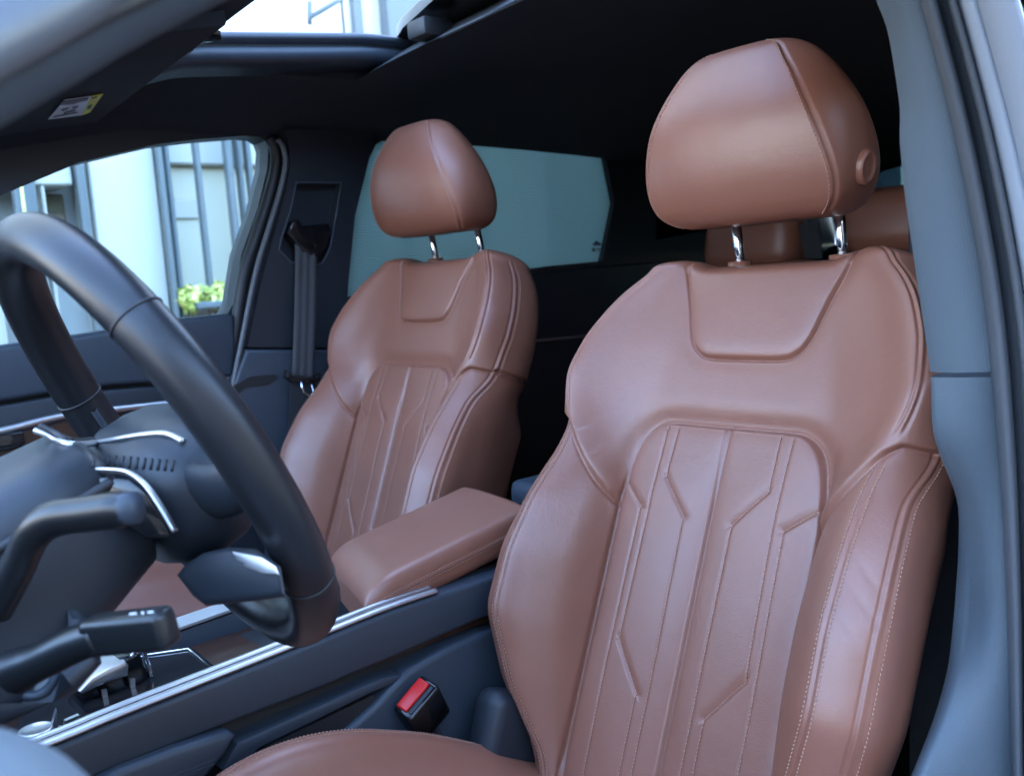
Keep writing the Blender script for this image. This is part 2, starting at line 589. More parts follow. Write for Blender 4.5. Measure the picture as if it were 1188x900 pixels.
    def piece(name, ids, parent):
        mask = np.isin(reg, ids)
        qs = quads[mask]
        used, inv = np.unique(qs, return_inverse=True)
        me = bpy.data.meshes.new(name)
        me.vertices.add(len(used))
        me.vertices.foreach_set('co', pv[used].astype(np.float32).ravel())
        nf = len(qs)
        me.loops.add(nf * 4)
        me.loops.foreach_set('vertex_index', inv.astype(np.int32).ravel())
        me.polygons.add(nf)
        me.polygons.foreach_set('loop_start', np.arange(0, nf * 4, 4, dtype=np.int32))
        me.update(calc_edges=True)
        me.shade_smooth()
        me.normals_split_custom_set_from_vertices(nv[used].astype(np.float32).tolist())
        me.materials.append(M['leather'])
        o = bpy.data.objects.new(name, me)
        COL.objects.link(o)
        o.parent = parent
        return o

    back = piece('backrest', [7], seat)
    piece('shoulder_panel', [0], back)
    piece('side_bolster', [1], back)
    piece('side_bolster', [2], back)
    piece('quilted_insert', [3], back)
    piece('collar_pad', [4], back)
    piece('side_panel', [5], back)
    piece('side_panel', [6], back)

    # ---- stitching laid on the finished surface
    acc = ([], [])
    vcol = V[:, h]

    def at_uv(u, v):
        r = np.interp(v, vcol[:nmain], np.arange(nmain))
        j = int(np.clip(round(r), 0, nmain - 1))
        half = U[j, h:h + i_pi]
        k = np.interp(abs(u), half, np.arange(len(half)))
        c = h + (k if u >= 0 else -k)
        return r, c

    def samp(r, c):
        r0, c0 = int(r), int(c)
        fr, fc_ = r - r0, c - c0
        r1, c1 = min(r0 + 1, nr - 1), min(c0 + 1, nc - 1)
        mixp = lambda A: (A[r0, c0] * (1 - fr) * (1 - fc_) + A[r1, c0] * fr * (1 - fc_) + A[r0, c1] * (1 - fr) * fc_ + A[r1, c1] * fr * fc_)
        n = mixp(N2)
        return mixp(P2), n / np.linalg.norm(n)

    def run(rcs, pitch=.0042, ln=.0026):
        pts = [samp(*rc) for rc in rcs]
        pos = np.array([p for p, _ in pts])
        nor = np.array([n for _, n in pts])
        L_ = np.concatenate([[0], np.cumsum(np.linalg.norm(np.diff(pos, axis=0), axis=1))])
        for s in np.arange(pitch / 2, L_[-1], pitch):
            p = np.array([np.interp(s, L_, pos[:, c]) for c in range(3)])
            p1 = np.array([np.interp(min(s + .001, L_[-1]), L_, pos[:, c]) for c in range(3)])
            p0 = np.array([np.interp(max(s - .001, 0), L_, pos[:, c]) for c in range(3)])
            t = p1 - p0
            if np.linalg.norm(t) < 1e-7:
                continue
            t /= np.linalg.norm(t)
            n = np.array([np.interp(s, L_, nor[:, c]) for c in range(3)])
            n = n - t * (n @ t)
            n /= np.linalg.norm(n)
            add_geo(acc, capsule_geo(p + n * .0006, t, n, ln))

    def dense(poly, sg, off=0.):
        out = []
        for (a, b), (c, d) in zip(poly[:-1], poly[1:]):
            for t in np.linspace(0, 1, max(3, int(math.hypot(c - a, d - b) / .003))):
                out.append(at_uv(sg * (a + (c - a) * t + off), b + (d - b) * t))
        return out

    for sg in (1, -1):
        for L_ in (L_A, L_B, L_C):
            run(dense(L_, sg))
        rows_b = [r for r in range(0, nmain, 3) if -.46 < vcol[r] < -.03]
        for off in (.0045, -.0045):
            seq = []
            for r in rows_b:
                tgt = arc[r, h + i_cr] + off
                seq.append((float(r), float(np.interp(tgt, arc[r], np.arange(nc)))))
            if sg < 0:
                seq = [(r, 2 * h - c) for r, c in seq]
            run(seq)
        seq = []
        for r in range(0, nmain, 3):
            if -.46 < vcol[r] < .17:
                tgt = arc[r, h + i_pi] + .0088
                c = float(np.interp(tgt, arc[r], np.arange(nc)))
                seq.append((float(r), c if sg > 0 else 2 * h - c))
        run(seq)
    make_mesh('stitching', acc[0], acc[1], M['thread'], back)
    return back


HEAD = [  # z, half width at the seam, y front, y seam, half width max, y there, y back
    (.030, .088, -.120, -.130, .092, -.155, -.185),
    (.035, .106, -.100, -.114, .110, -.146, -.202),
    (.048, .124, -.083, -.102, .129, -.144, -.212),
    (.075, .129, -.077, -.098, .142, -.146, -.215),
    (.105, .121, -.078, -.095, .143, -.150, -.213),
    (.135, .111, -.083, -.096, .139, -.152, -.200),
    (.160, .099, -.091, -.101, .130, -.155, -.194),
    (.185, .085, -.104, -.114, .113, -.155, -.187),
    (.203, .070, -.116, -.124, .100, -.154, -.181),
    (.217, .062, -.127, -.134, .083, -.155, -.178),
    (.2255, .050, -.136, -.141, .064, -.155, -.175),
    (.2290, .030, -.147, -.150, .040, -.156, -.170),
]


def build_headrest(seat):
    zs = np.array([h[0] for h in HEAD])
    # dense parameter along the station list so that the rounded ends stay round
    tt = np.linspace(0, len(HEAD) - 1, 120)
    cols = [np.interp(tt, np.arange(len(HEAD)), [h[i] for h in HEAD]) for i in range(7)]
    cols = [gauss_smooth(c, 6, 0) if i else gauss_smooth(c, 4, 0) for i, c in enumerate(cols)]
    rows = []
    seam_i = None
    for j in range(len(tt)):
        z, asm, yf, ys, am, ya, yb = [c[j] for c in cols]
        K = np.array([(0, yf), (.5 * asm, yf - .14 * (yf - ys)), (.8 * asm, yf - .5 * (yf - ys)), (asm, ys), (am, ya),
                      (.90 * am, yb + .32 * (ya - yb)), (.66 * am, yb + .04 * (ya - yb)), (0, yb)])
        cnt = [10, 12, 12, 16, 10, 10, 10]
        r = catmull_row(K, cnt)
        r[0, 0] = 0
        seam_i = sum(cnt[:3])
        full = np.concatenate([r, (r[-2:0:-1] * np.array([-1, 1]))])
        full[:, 1] += .008 + .17 * (z - .03)
        full[:, 0] += .006
        rows.append(np.column_stack([full, np.full(len(full), z)]))
    P = np.array(rows)
    n = P.shape[1]
    # seam groove
    Pc = np.concatenate([P, P[:, :1]], 1)
    nrm = np.cross(np.gradient(Pc, axis=1), np.gradient(Pc, axis=0))[:, :n]
    nrm /= np.linalg.norm(nrm, axis=2, keepdims=True) + 1e-12
    cen = np.array([0, -.155, .13])
    if ((P - cen) * nrm).sum() < 0:
        nrm = -nrm
    arc = np.cumsum(np.concatenate([np.zeros((len(P), 1)), np.linalg.norm(np.diff(Pc, axis=1), axis=2)], 1), 1)[:, :n]
    si = [seam_i, n - seam_i]
    D = np.zeros(P.shape[:2])
    for s in si:
        da = np.abs(arc - arc[:, [s]])
        D += -.0022 * np.exp(-(da / .0019) ** 2) + .0006 * np.exp(-(da / .010) ** 2)
    fade = sstep(np.linspace(0, 1, len(P)), 0, .1) * sstep(np.linspace(1, 0, len(P)), 0, .06)
    P2 = P + nrm * (D * fade[:, None])[..., None] - SEAT_PIV
    V = P2.reshape(-1, 3)
    Fc = []
    m = len(P)
    for i in range(m - 1):
        for j in range(n):
            Fc.append((i * n + j, i * n + (j + 1) % n, (i + 1) * n + (j + 1) % n, (i + 1) * n + j))
    Fc.append(tuple(reversed(range(n))))
    Fc.append(tuple((m - 1) * n + j for j in range(n)))
    hd = make_mesh('headrest', V, Fc, M['leather'], seat)
    hd.data.update()
    bm = bmesh.new()
    bm.from_mesh(hd.data)
    bmesh.ops.recalc_face_normals(bm, faces=bm.faces)
    bm.to_mesh(hd.data)
    bm.free()
    for s, sg in ((si[0], 1), (si[1], -1)):
        acc = ([], [])
        line = np.array([P2[i, (s - sg * 3) % n] for i in range(6, m - 3)])
        nl = np.array([nrm[i, (s - sg * 3) % n] for i in range(6, m - 3)])
        L_ = np.concatenate([[0], np.cumsum(np.linalg.norm(np.diff(line, axis=0), axis=1))])
        for q in np.arange(.002, L_[-1] - .002, .0045):
            f = lambda A, x: np.array([np.interp(x, L_, A[:, c]) for c in range(3)])
            t = f(line, q + .001) - f(line, q - .001)
            t /= np.linalg.norm(t)
            nn = f(nl, q)
            nn = nn - t * (nn @ t)
            nn /= np.linalg.norm(nn)
            add_geo(acc, capsule_geo(f(line, q) + nn * .0003, t, nn, .0028))
        make_mesh('stitching', acc[0], acc[1], M['thread'], hd)
    # round release button on the side cheek that faces the door
    iz = int(np.argmin(np.abs(P[:, 0, 2] - .076)))
    jb = n - seam_i - 13
    bc, bn = P2[iz, jb], nrm[iz, jb]
    b1 = np.cross(np.array([0, 0, 1.]), bn)
    b1 /= np.linalg.norm(b1)
    b2 = np.cross(bn, b1)
    rows = []
    for (r, hgt) in [(.0185, -.006), (.0185, .0030), (.0170, .0058), (.0148, .0064), (.0125, .0050), (.0105, .0042), (.004, .0046), (.0005, .0048)]:
        rows.append([bc + bn * hgt + b1 * r * .78 * math.cos(a) + b2 * r * math.sin(a) for a in np.linspace(0, 2 * math.pi, 28, endpoint=False)])
    b = sweep_strip('release_button', rows, M['leather'], hd, closed_profile=True)
    for sx in (-1, 1):
        p = [np.array([sx * .071, -.186, -.06]), np.array([sx * .071, -.179, .0]), np.array([sx * .071, -.172, .06])]
        post = tube('headrest_post', [q - SEAT_PIV for q in p], .0062, M['chrome'], hd, 16)
        tube('post_bushing', [np.array([sx * .071, -.1805, -.040]) - SEAT_PIV, np.array([sx * .071, -.179, -.0125]) - SEAT_PIV],
             .0150, M['leather'], post, 20)
    return hd


CUSH = [  # y, centre z, bolster top z, half width
    (.02, -.640, -.655, .235), (.07, -.625, -.632, .238), (.13, -.610, -.600, .242), (.19, -.598, -.562, .246), (.26, -.588, -.522, .25),
    (.348, -.576, -.484, .252), (.40, -.570, -.470, .252), (.45, -.564, -.466, .252), (.50, -.560, -.472, .252), (.56, -.560, -.50, .25), (.62, -.575, -.55, .245), (.65, -.62, -.61, .235)]


def build_cushion(seat):
    ys = np.linspace(.02, .65, 150)
    A = np.array(CUSH)
    zc, zb, hw = [gauss_smooth(np.interp(ys, A[:, 0], A[:, i]), 4, 0) for i in (1, 2, 3)]
    rows = []
    for y, c, b, w in zip(ys, zc, zb, hw):
        K = np.array([(0, c), (.135, c), (.172, c + .55 * (b - c)), (.198, b), (.222, b - .003), (w, b - .03), (w + .004, b - .08), (w - .01, b - .17)])
        r = catmull_row(K, [30, 14, 14, 12, 12, 8, 6])
        rows.append(np.concatenate([r[:0:-1] * np.array([-1, 1]), r]))
    R = np.array(rows)
    P = np.stack([R[..., 0], np.repeat(ys[:, None], R.shape[1], 1), R[..., 1]], -1)
    N = grid_normals(P)
    h = R.shape[1] // 2
    if N[60, h][2] < 0:
        N = -N
    arc = np.cumsum(np.concatenate([np.zeros((len(ys), 1)), np.linalg.norm(np.diff(P, axis=1), axis=2)], 1), 1)
    D = np.zeros(arc.shape)
    i_in, i_top = 30, 30 + 14 + 14 + 6
    for s in (h + i_in, h - i_in):
        D += -.004 * np.exp(-((arc - arc[:, [s]]) / .003) ** 2)
    for s in (h + i_top, h - i_top):
        D += -.0024 * np.exp(-((arc - arc[:, [s]]) / .0018) ** 2) + .0015 * np.exp(-((arc - arc[:, [s]]) / .008) ** 2)
    P2 = P + N * D[..., None] - SEAT_PIV
    nr, nc = arc.shape
    V = P2.reshape(-1, 3)
    Fc = [(i * nc + j, i * nc + j + 1, (i + 1) * nc + j + 1, (i + 1) * nc + j) for i in range(nr - 1) for j in range(nc - 1)]
    cu = make_mesh('seat_cushion', V, Fc, M['leather'], seat)
    for sg in (1, -1):
        acc = ([], [])
        for off in (.006, -.006):
            pos, nor = [], []
            for i in range(4, nr - 4, 2):
                c = np.interp(arc[i, h + i_top] + off, arc[i], np.arange(nc))
                c = c if sg > 0 else 2 * h - c
                k = int(c)
                f = c - k
                pos.append(P2[i, k] * (1 - f) + P2[i, min(k + 1, nc - 1)] * f)
                nor.append(N[i, k])
            pos, nor = np.array(pos), np.array(nor)
            L_ = np.concatenate([[0], np.cumsum(np.linalg.norm(np.diff(pos, axis=0), axis=1))])
            f = lambda A_, x: np.array([np.interp(x, L_, A_[:, c]) for c in range(3)])
            for q in np.arange(.003, L_[-1] - .003, .0045):
                t = f(pos, q + .001) - f(pos, q - .001)
                t /= np.linalg.norm(t)
                n = f(nor, q)
                n = n - t * (n @ t)
                n /= np.linalg.norm(n)
                add_geo(acc, capsule_geo(f(pos, q) + n * .0002, t, n, .0028))
        make_mesh('stitching', acc[0], acc[1], M['thread'], cu)
    # plastic skirt and hinge cover under the leather
    bm = bmesh.new()
    box_bm(bm, np.array([0, .30, -.70]) - SEAT_PIV, (.44, .56, .12), bev=.02)
    from_bm('seat_skirt', bm, M['trim'], seat)
    for sx in (-1, 1):
        bm = bmesh.new()
        box_bm(bm, np.array([sx * .215, .115, -.60]) - SEAT_PIV, (.05, .16, .15), Matrix.Rotation(.35, 3, 'X'), bev=.018, seg=3)
        from_bm('hinge_cover', bm, M['trim'], seat)
    return cu


def copy_tree(o, parent=None):
    c = o.copy()
    COL.objects.link(c)
    c.parent = parent
    for ch in list(o.children):
        copy_tree(ch, c)
    return c


driver_seat = empty('front_seat', SEAT_PIV)
tag(driver_seat, 'large cognac leather seat nearest the open door pillar, with a round button on its headrest', 'car seat', 'front seats')
build_backrest(driver_seat)
build_headrest(driver_seat)
build_cushion(driver_seat)
passenger_seat = copy_tree(driver_seat)
passenger_seat.location = SEAT_PIV + np.array([.77, -.106, .038])
passenger_seat.rotation_euler = (-.028, 0, 0)
passenger_seat.scale = (-1, 1, 1)
passenger_seat['label'] = 'cognac leather seat beyond the centre armrest, its headrest in front of the shaded rear window'

# ------------------------------------------------------------------ car body round the seats
def curve(tab):
    a = np.array(sorted(tab), float)
    return lambda y: np.interp(y, a[:, 0], a[:, 1])


def scurve(tab, ys, sig=2.):
    f = curve(tab)
    return gauss_smooth(f(np.asarray(ys, float)), sig, 0)


body = empty('car_body', (.385, 0, -.95))
tag(body, 'dark cabin of a grey car seen through its open driver door', 'car')
BO = np.array([.385, 0, -.95])


def bslab(name, outline, thick, mat, parent=None, holes=(), bev=0., angle=35, seg=2):
    bm = bmesh.new()
    slab_bm(bm, outline, thick, holes, bev, seg)
    return from_bm(name, bm, mat, parent if parent is not None else body, angle=angle, origin=BO)


def bbox(name, c, s, mat, parent=None, rot=None, bev=.006, seg=3, origin=None):
    bm = bmesh.new()
    box_bm(bm, c, s, rot, bev, seg)
    return from_bm(name, bm, mat, parent if parent is not None else body, origin=BO if origin is None else origin)


# ---- pillar beside the driver seat: trim, seal and painted flange follow one curved line
ysU = np.linspace(-300, 431, 56)
ysL = np.linspace(437, 985, 44)
t_in = {(-300, 945), (-70, 1003), (0, 1015), (12, 1020), (25, 1028), (70, 1036), (130, 1045), (160, 1043), (230, 1050), (320, 1063), (400, 1075), (437, 1080)}
t_out = {(-300, 962), (-70, 1048), (0, 1066), (70, 1085), (150, 1105), (250, 1125), (340, 1140), (428, 1149), (560, 1160), (700, 1167), (900, 1172), (985, 1174)}
ysA = np.linspace(-300, 985, 110)
fo = curve(list(zip(ysA, scurve(t_out, ysA, 3))))
fi = curve(list(zip(ysA, scurve(t_in, ysA, .8))))


def edge_pt(py):
    return PX(fo(py), py, -.325)


rows = []
for py in ysU:
    a = PX(fi(py), py, -.272)
    b = edge_pt(py)
    m1 = a * .78 + b * .22 + np.array([.002, .006, 0])
    m2 = a * .4 + b * .6 + np.array([.003, .009, 0])
    rows.append([a + np.array([.012, -.16, 0]), a + np.array([.004, -.012, 0]), a, m1, m2, b + np.array([0, .002, 0]), b + np.array([-.004, -.012, 0])])
pillar = sweep_strip('door_pillar', rows, M['pillar_cloth'], body, origin=BO)
sil = {(436, 1080), (505, 1081), (540, 1095), (580, 1113), (640, 1112), (700, 1108), (772, 1101), (830, 1085), (893, 1060), (985, 1022)}
cre = {(436, 1083), (505, 1085), (540, 1100), (580, 1118), (620, 1125), (711, 1127), (760, 1118), (830, 1098), (874, 1079), (985, 1040)}
fs_, fc_ = (lambda y: np.interp(y, ysL, scurve(sil, ysL, 1.2))), (lambda y: np.interp(y, ysL, scurve(cre, ysL, 1.2)))
rows = []
for py in ysL:
    s = PX(fs_(py), py, -.272)
    c = PX(fc_(py), py, -.285) + np.array([0, .004, 0])
    b = edge_pt(py)
    rows.append([s + np.array([.012, -.16, 0]), s + np.array([.003, -.010, 0]), s, s * .12 + c * .88, c * .93 + b * .07, c * .5 + b * .5 + np.array([.001, .004, 0]), b + np.array([0, .003, 0]), b + np.array([-.004, -.012, 0])])
low = sweep_strip('lower_pillar_trim', rows, M['pillar_plastic'], pillar, origin=BO)
# seal and painted flange, measured outwards from the trim edge
def flange(ofs, dys, name, mat, parent, taper=None):
    rr = []
    for py in ysA:
        b = edge_pt(py)
        base = fo(py)
        k = np.interp(py, [-300, -70, 0, 180, 430, 985], [.9, 1., 1., 1.05, 1.1, .65])
        rr.append([PY(base + o_ * k, py, b[1] + dy) for o_, dy in zip(ofs, dys)])
    return sweep_strip(name, rr, mat, parent, origin=BO)


flange([-1, 2, 5, 9, 13, 17, 20, 22], [-.012, .004, .011, .015, .016, .012, .004, -.012], 'door_seal', M['rubber'], pillar)
flange([19, 24, 29, 33], [-.010, -.004, -.003, -.003], 'seal_channel', M['seal_mid'], pillar)
flange([30, 33, 37, 41, 44, 45], [-.012, .002, .006, .004, -.002, -.014], 'seal_lip', M['rubber'], pillar)
flange([43, 46, 52, 58, 64, 65.5, 67.5, 69, 85, 108, 116, 117], [-.014, -.002, .002, .003, .0025, -.001, -.001, .004, .007, .009, .004, -.05], 'painted_flange', M['paint'], pillar)

# ---- passenger side wall with its two window openings
XS = 1.10
front_hole = [(-330, 370), (-150, 292), (0, 227), (91, 189), (182, 167.5), (227, 162), (285, 157.5), (301, 159), (308, 164), (311, 173), (310, 195), (299, 242), (280, 295), (271, 351), (264, 365), (204, 371), (91, 389), (0, 402), (-330, 452)]
rear_hole = [(403, 345), (404, 330), (412, 250), (428, 185), (436, 168), (450, 160), (550, 157), (680, 167), (694, 169), (701, 176), (713, 235), (699, 303), (640, 308.5), (500, 328)]
fh = [PX(p[0], p[1], XS) for p in front_hole]
rh = [PX(p[0], p[1], XS) for p in rear_hole]
qh = [np.array([XS, y, z]) for y, z in ((-1.22, .06), (-1.62, .10), (-1.60, .26), (-1.24, .28))]
wall = bslab('side_frame', [(XS, 1.45, -.95), (XS, 1.45, .05), (XS, .75, .36), (XS, -2.15, .36), (XS, -2.15, -.95)], (.055, 0, 0), M['trim'], holes=[fh, rh, qh])


def pane_mat(name, tint, gl=.06):
    m = bpy.data.materials.new(name)
    N, L = nodes_of(m)
    N.remove(N['Principled BSDF'])
    t = N.new('ShaderNodeBsdfTransparent')
    t.inputs['Color'].default_value = (*tint, 1)
    g = N.new('ShaderNodeBsdfGlossy')
    g.inputs['Roughness'].default_value = .02
    mx = N.new('ShaderNodeMixShader')
    fr = N.new('ShaderNodeFresnel')
    fr.inputs['IOR'].default_value = 1.45
    L.new(fr.outputs[0], mx.inputs[0])
    L.new(t.outputs[0], mx.inputs[1])
    L.new(g.outputs[0], mx.inputs[2])
    L.new(mx.outputs[0], N['Material Output'].inputs['Surface'])
    return m


M['glass'] = pane_mat('window glass', (.88, .95, .95))
M['dark_glass'] = pane_mat('privacy glass', (.07, .10, .11))


def pane(name, loop, xoff, mat, parent, th=.004):
    return bslab(name, [np.array(p) + np.array([xoff, 0, 0]) for p in loop], (th, 0, 0), mat, parent)


def grow(loop, s):
    c = np.mean(loop, axis=0)
    return [c + (np.array(p) - c) * s for p in loop]


pane('front_window', grow(fh, 1.01), .030, M['glass'], wall)
pane('rear_window', grow(rh, 1.02), .034, M['glass'], wall)
pane('quarter_window', grow(qh, 1.02), .030, M['dark_glass'], wall)
# pulled up mesh blind in the rear door
m = bpy.data.materials.new('mesh blind')
N, L = nodes_of(m)
N.remove(N['Principled BSDF'])
tr = N.new('ShaderNodeBsdfTranslucent')
tr.inputs['Color'].default_value = (.3, .5, .55, 1)
df = N.new('ShaderNodeBsdfDiffuse')
df.inputs['Color'].default_value = (.05, .075, .085, 1)
mx1 = N.new('ShaderNodeAddShader')
tp = N.new('ShaderNodeBsdfTransparent')
tp.inputs['Color'].default_value = (.58, .65, .64, 1)
mx2 = N.new('ShaderNodeMixShader')
mx2.inputs[0].default_value = .22
L.new(tr.outputs[0], mx1.inputs[0])
L.new(df.outputs[0], mx1.inputs[1])
L.new(mx1.outputs[0], mx2.inputs[1])
L.new(tp.outputs[0], mx2.inputs[2])
L.new(mx2.outputs[0], N['Material Output'].inputs['Surface'])
tc = N.new('ShaderNodeTexCoord')
mp = N.new('ShaderNodeMapping')
mp.inputs['Scale'].default_value = (1, 1, 1)
wv = N.new('ShaderNodeTexWave')
wv.bands_direction = 'Z'
wv.inputs['Scale'].default_value = 58
wv.inputs['Distortion'].default_value = 6.0
wv.inputs['Detail'].default_value = 2
wv.inputs['Detail Scale'].default_value = .6
L.new(tc.outputs['Object'], mp.inputs['Vector'])
L.new(mp.outputs['Vector'], wv.inputs['Vector'])
cr = N.new('ShaderNodeMix')
cr.data_type = 'RGBA'
cr.inputs['A'].default_value = (.31, .38, .38, 1)
cr.inputs['B'].default_value = (.50, .59, .58, 1)
L.new(wv.outputs['Fac'], cr.inputs['Factor'])
L.new(cr.outputs['Result'], tr.inputs['Color'])
M['blind'] = m
blind_loop = [(398, 346), (404, 260), (420, 185), (436, 160), (550, 155), (680, 167), (694, 169), (701, 176), (713, 235), (699, 303), (640, 308.5), (500, 328)]
pane('window_blind', grow([PX(p[0], p[1], XS) for p in blind_loop], 1.012), .016, M['blind'], wall, .0012)
# blind frame edge that stays a hand's width clear of the pillar
# door trim: padded upper part, groove, lower part, bright strip
sill = [(-330, 449), (0, 401), (91, 388), (204, 370), (266, 363.5), (272, 366)]
grv = [(272, 437), (129, 448), (57, 457), (0, 467), (-330, 512)]
pad = [PX(*p, 1.075) for p in sill + [(275, 400)] + grv]
door = bslab('door_card', pad, (.04, 0, 0), M['trim_grey'], bev=.010, seg=4, angle=50)
grv2 = [(-330, 517), (0, 471), (57, 461), (129, 452), (272, 441)]
lowp = [PX(*p, 1.07) for p in grv2 + [(268, 560), (-330, 640)]]
bslab('lower_door_card', lowp, (.04, 0, 0), M['trim'], door, bev=.006)
st = smooth_path([PX(*p, 1.05) for p in ((-330, 556), (-120, 522), (0, 500), (76, 482), (186, 469), (250, 462))], 40)
V, Fc = tube_geo(st, .011, 10, squash=(.62, .5), up=(0, 0, 1))
make_mesh('bright_strip', V, Fc, M['alu'], door, origin=BO)
bslab('dark_insert', [PX(*p, 1.055) for p in ((-330, 570), (-120, 530), (0, 507), (76, 489), (186, 475), (250, 468), (250, 490), (0, 545), (-330, 620))], (.03, 0, 0), M['wood'], door)
bbox('air_vent', PX(8, 512, 1.045), (.02, .05, .028), M['gloss_black'], door, bev=.003)

# far pillar: cloth-less dark trim, recess with belt guide
XP = 1.06
up_poly = [(331, 150), (336, 172), (337, 190), (331, 225), (318, 272), (303, 325), (287, 402.5), (345, 403), (401, 403), (404, 330), (412, 250), (430, 178), (436, 150)]
rec = [(344, 212), (396, 212), (390, 250), (383, 288), (374, 306), (358, 311), (338, 304), (324, 290), (327, 275), (337, 245)]
far = bslab('belt_pillar', [PX(*p, XP) for p in up_poly], (.04, 0, 0), M['trim'], holes=[[PX(*p, XP) for p in rec]])
bslab('pillar_recess', [PX(*p, XP) + np.array([.022, 0, 0]) for p in [(340, 205), (402, 205), (388, 315), (330, 318), (318, 290)]], (.014, 0, 0), M['trim'], far)
tube('recess_rim', [PX(*p, XP - .001) for p in rec], .0022, M['trim_grey'], far, 8, closed=True, origin=BO)
lp = [(286, 405), (345, 405.5), (401, 405.5), (401, 560), (262, 560), (265, 500), (270, 450)]
lowfar = bslab('lower_belt_pillar', [PX(*p, XP - .008) for p in lp], (.05, 0, 0), M['trim_grey'], far, bev=.008, seg=3)
scp = [(272, 447), (290, 437), (318, 434), (323, 437), (312, 446), (285, 449), (272, 458)]
bslab('pillar_shadow_patch', [PX(*p, XP - .010) for p in scp], (.01, 0, 0), M['rubber_dark'], lowfar)  # flat dark patch standing in for the curved shadow on the trim
tube('window_seal', smooth_path([PX(*p, XP) for p in ((322, 162), (329, 172), (331, 192), (325, 222), (311, 268), (297, 315), (281, 393), (270, 450), (262, 520))], 50), .0052, M['rubber'], far, 10, origin=BO)
tube('window_channel', smooth_path([PX(*p, XP + .03) for p in ((312, 160), (319, 172), (320, 192), (312, 228), (297, 275), (283, 320), (272, 393), (264, 450))], 50), .012, M['rubber_dark'], far, 10, origin=BO)

# far belt: guide loop, webbing, tongue
belt = empty('seat_belt', PX(355, 300, 1.04))
tag(belt, 'dark grey seat belt hanging down the far pillar beside the further front seat', 'seat belt')
bo = np.array(PX(355, 300, 1.04))
bm = bmesh.new()
gp = [PX(*p, 1.05) for p in ((339, 257), (347, 254), (352, 262), (381, 259), (386, 268), (378, 290), (366, 300), (352, 293), (343, 281), (334, 270))]
slab_bm(bm, gp, (.028, 0, 0), bev=.005, seg=3)
from_bm('belt_guide', bm, M['gloss_black'], belt, origin=bo)
rows = []
for k in np.linspace(0, 1, 30):
    py = 283 + k * 155
    xc = 355.5 - 4.0 * k + 1.0 * math.sin(3.1 * k)
    hw_ = 12.6
    xx = 1.036 + .018 * (1 - k) ** 2 - .006 * k
    r = []
    for j in np.linspace(-1, 1, 13):
        ridge = .0012 * math.cos(j * 9.4)
        r.append(PX(xc + j * hw_, py, xx) + np.array([-ridge, 0, 0]))
    for j in np.linspace(1, -1, 13):
        r.append(PX(xc + j * hw_, py, xx) + np.array([.0022, 0, 0]))
    rows.append(r)
sweep_strip('webbing', rows, M['belt'], belt, origin=bo, closed_profile=True, caps=True)
bm = bmesh.new()
slab_bm(bm, [PX(*p, 1.02) for p in ((334, 429), (338, 435), (368, 438), (373, 433), (372, 443), (364, 446), (340, 444), (333, 438))], (.016, 0, 0), bev=.003)
from_bm('belt_tongue', bm, M['gloss_black'], belt, origin=bo)
tube('metal_loop', [PX(*p, 1.022) for p in ((349, 443), (352, 455), (358, 459), (364, 456), (361, 446))], .0022, M['chrome'], belt, 8, origin=bo)
bm = bmesh.new()
slab_bm(bm, [PX(*p, 1.03) for p in ((338, 446), (366, 446), (362, 520), (334, 520))], (.002, 0, 0))
from_bm('lower_webbing', bm, M['carpet'], belt, origin=bo)

# ---- roof: headliner panels round the opened sunroof
def zr(x, y):
    base = .372 - .075 * abs((x - .385) / .72) ** 4
    if y > .20:
        base -= .20 * (y - .20) + .25 * max(0, y - .45) ** 1.3
    if y < -.5:
        base -= .05 * (-.5 - y) ** 1.5
    return base


def roof_sheet(name, xs, yf, mat, parent=None, th=.045, lean=0.):
    """xs list of x; yf(x) -> list of y stations (same length)"""
    rows = []
    for x in xs:
        ys = yf(x)
        lo = [np.array([x, y, zr(x, y)]) for y in ys]
        hi = [np.array([x, y - lean * (k == 0), zr(x, y) + th]) for k, y in enumerate(ys[::-1])]
        rows.append(lo + hi)
    return sweep_strip(name, rows, mat, parent or body, origin=BO, closed_profile=True, caps=True, smooth=False)


edge_y = lambda x: np.interp(x, [-.3, .409, .6, .787, 1.1], [.262, .240, .222, .203, .18])
head = roof_sheet('headliner', np.linspace(-.335, 1.10, 40), lambda x: list(np.linspace(edge_y(x), .52, 14)), M['headliner'])
rear_y = lambda x: np.interp(x, [.2, .36, .56, 1.1], [-.08, -.095, -.117, -.14])
roof_sheet('headliner_rear', np.linspace(-.335, 1.10, 40), lambda x: list(np.linspace(-2.15, rear_y(x), 24)), M['headliner'], head, lean=.075)
roof_sheet('headliner_side', np.linspace(.85, 1.10, 10), lambda x: list(np.linspace(rear_y(x) - .09, edge_y(x) + .01, 10)), M['headliner'], head, th=.03)
roof_sheet('headliner_side', np.linspace(-.335, -.02, 10), lambda x: list(np.linspace(rear_y(x) - .09, edge_y(x) + .01, 10)), M['headliner'], head, th=.03)
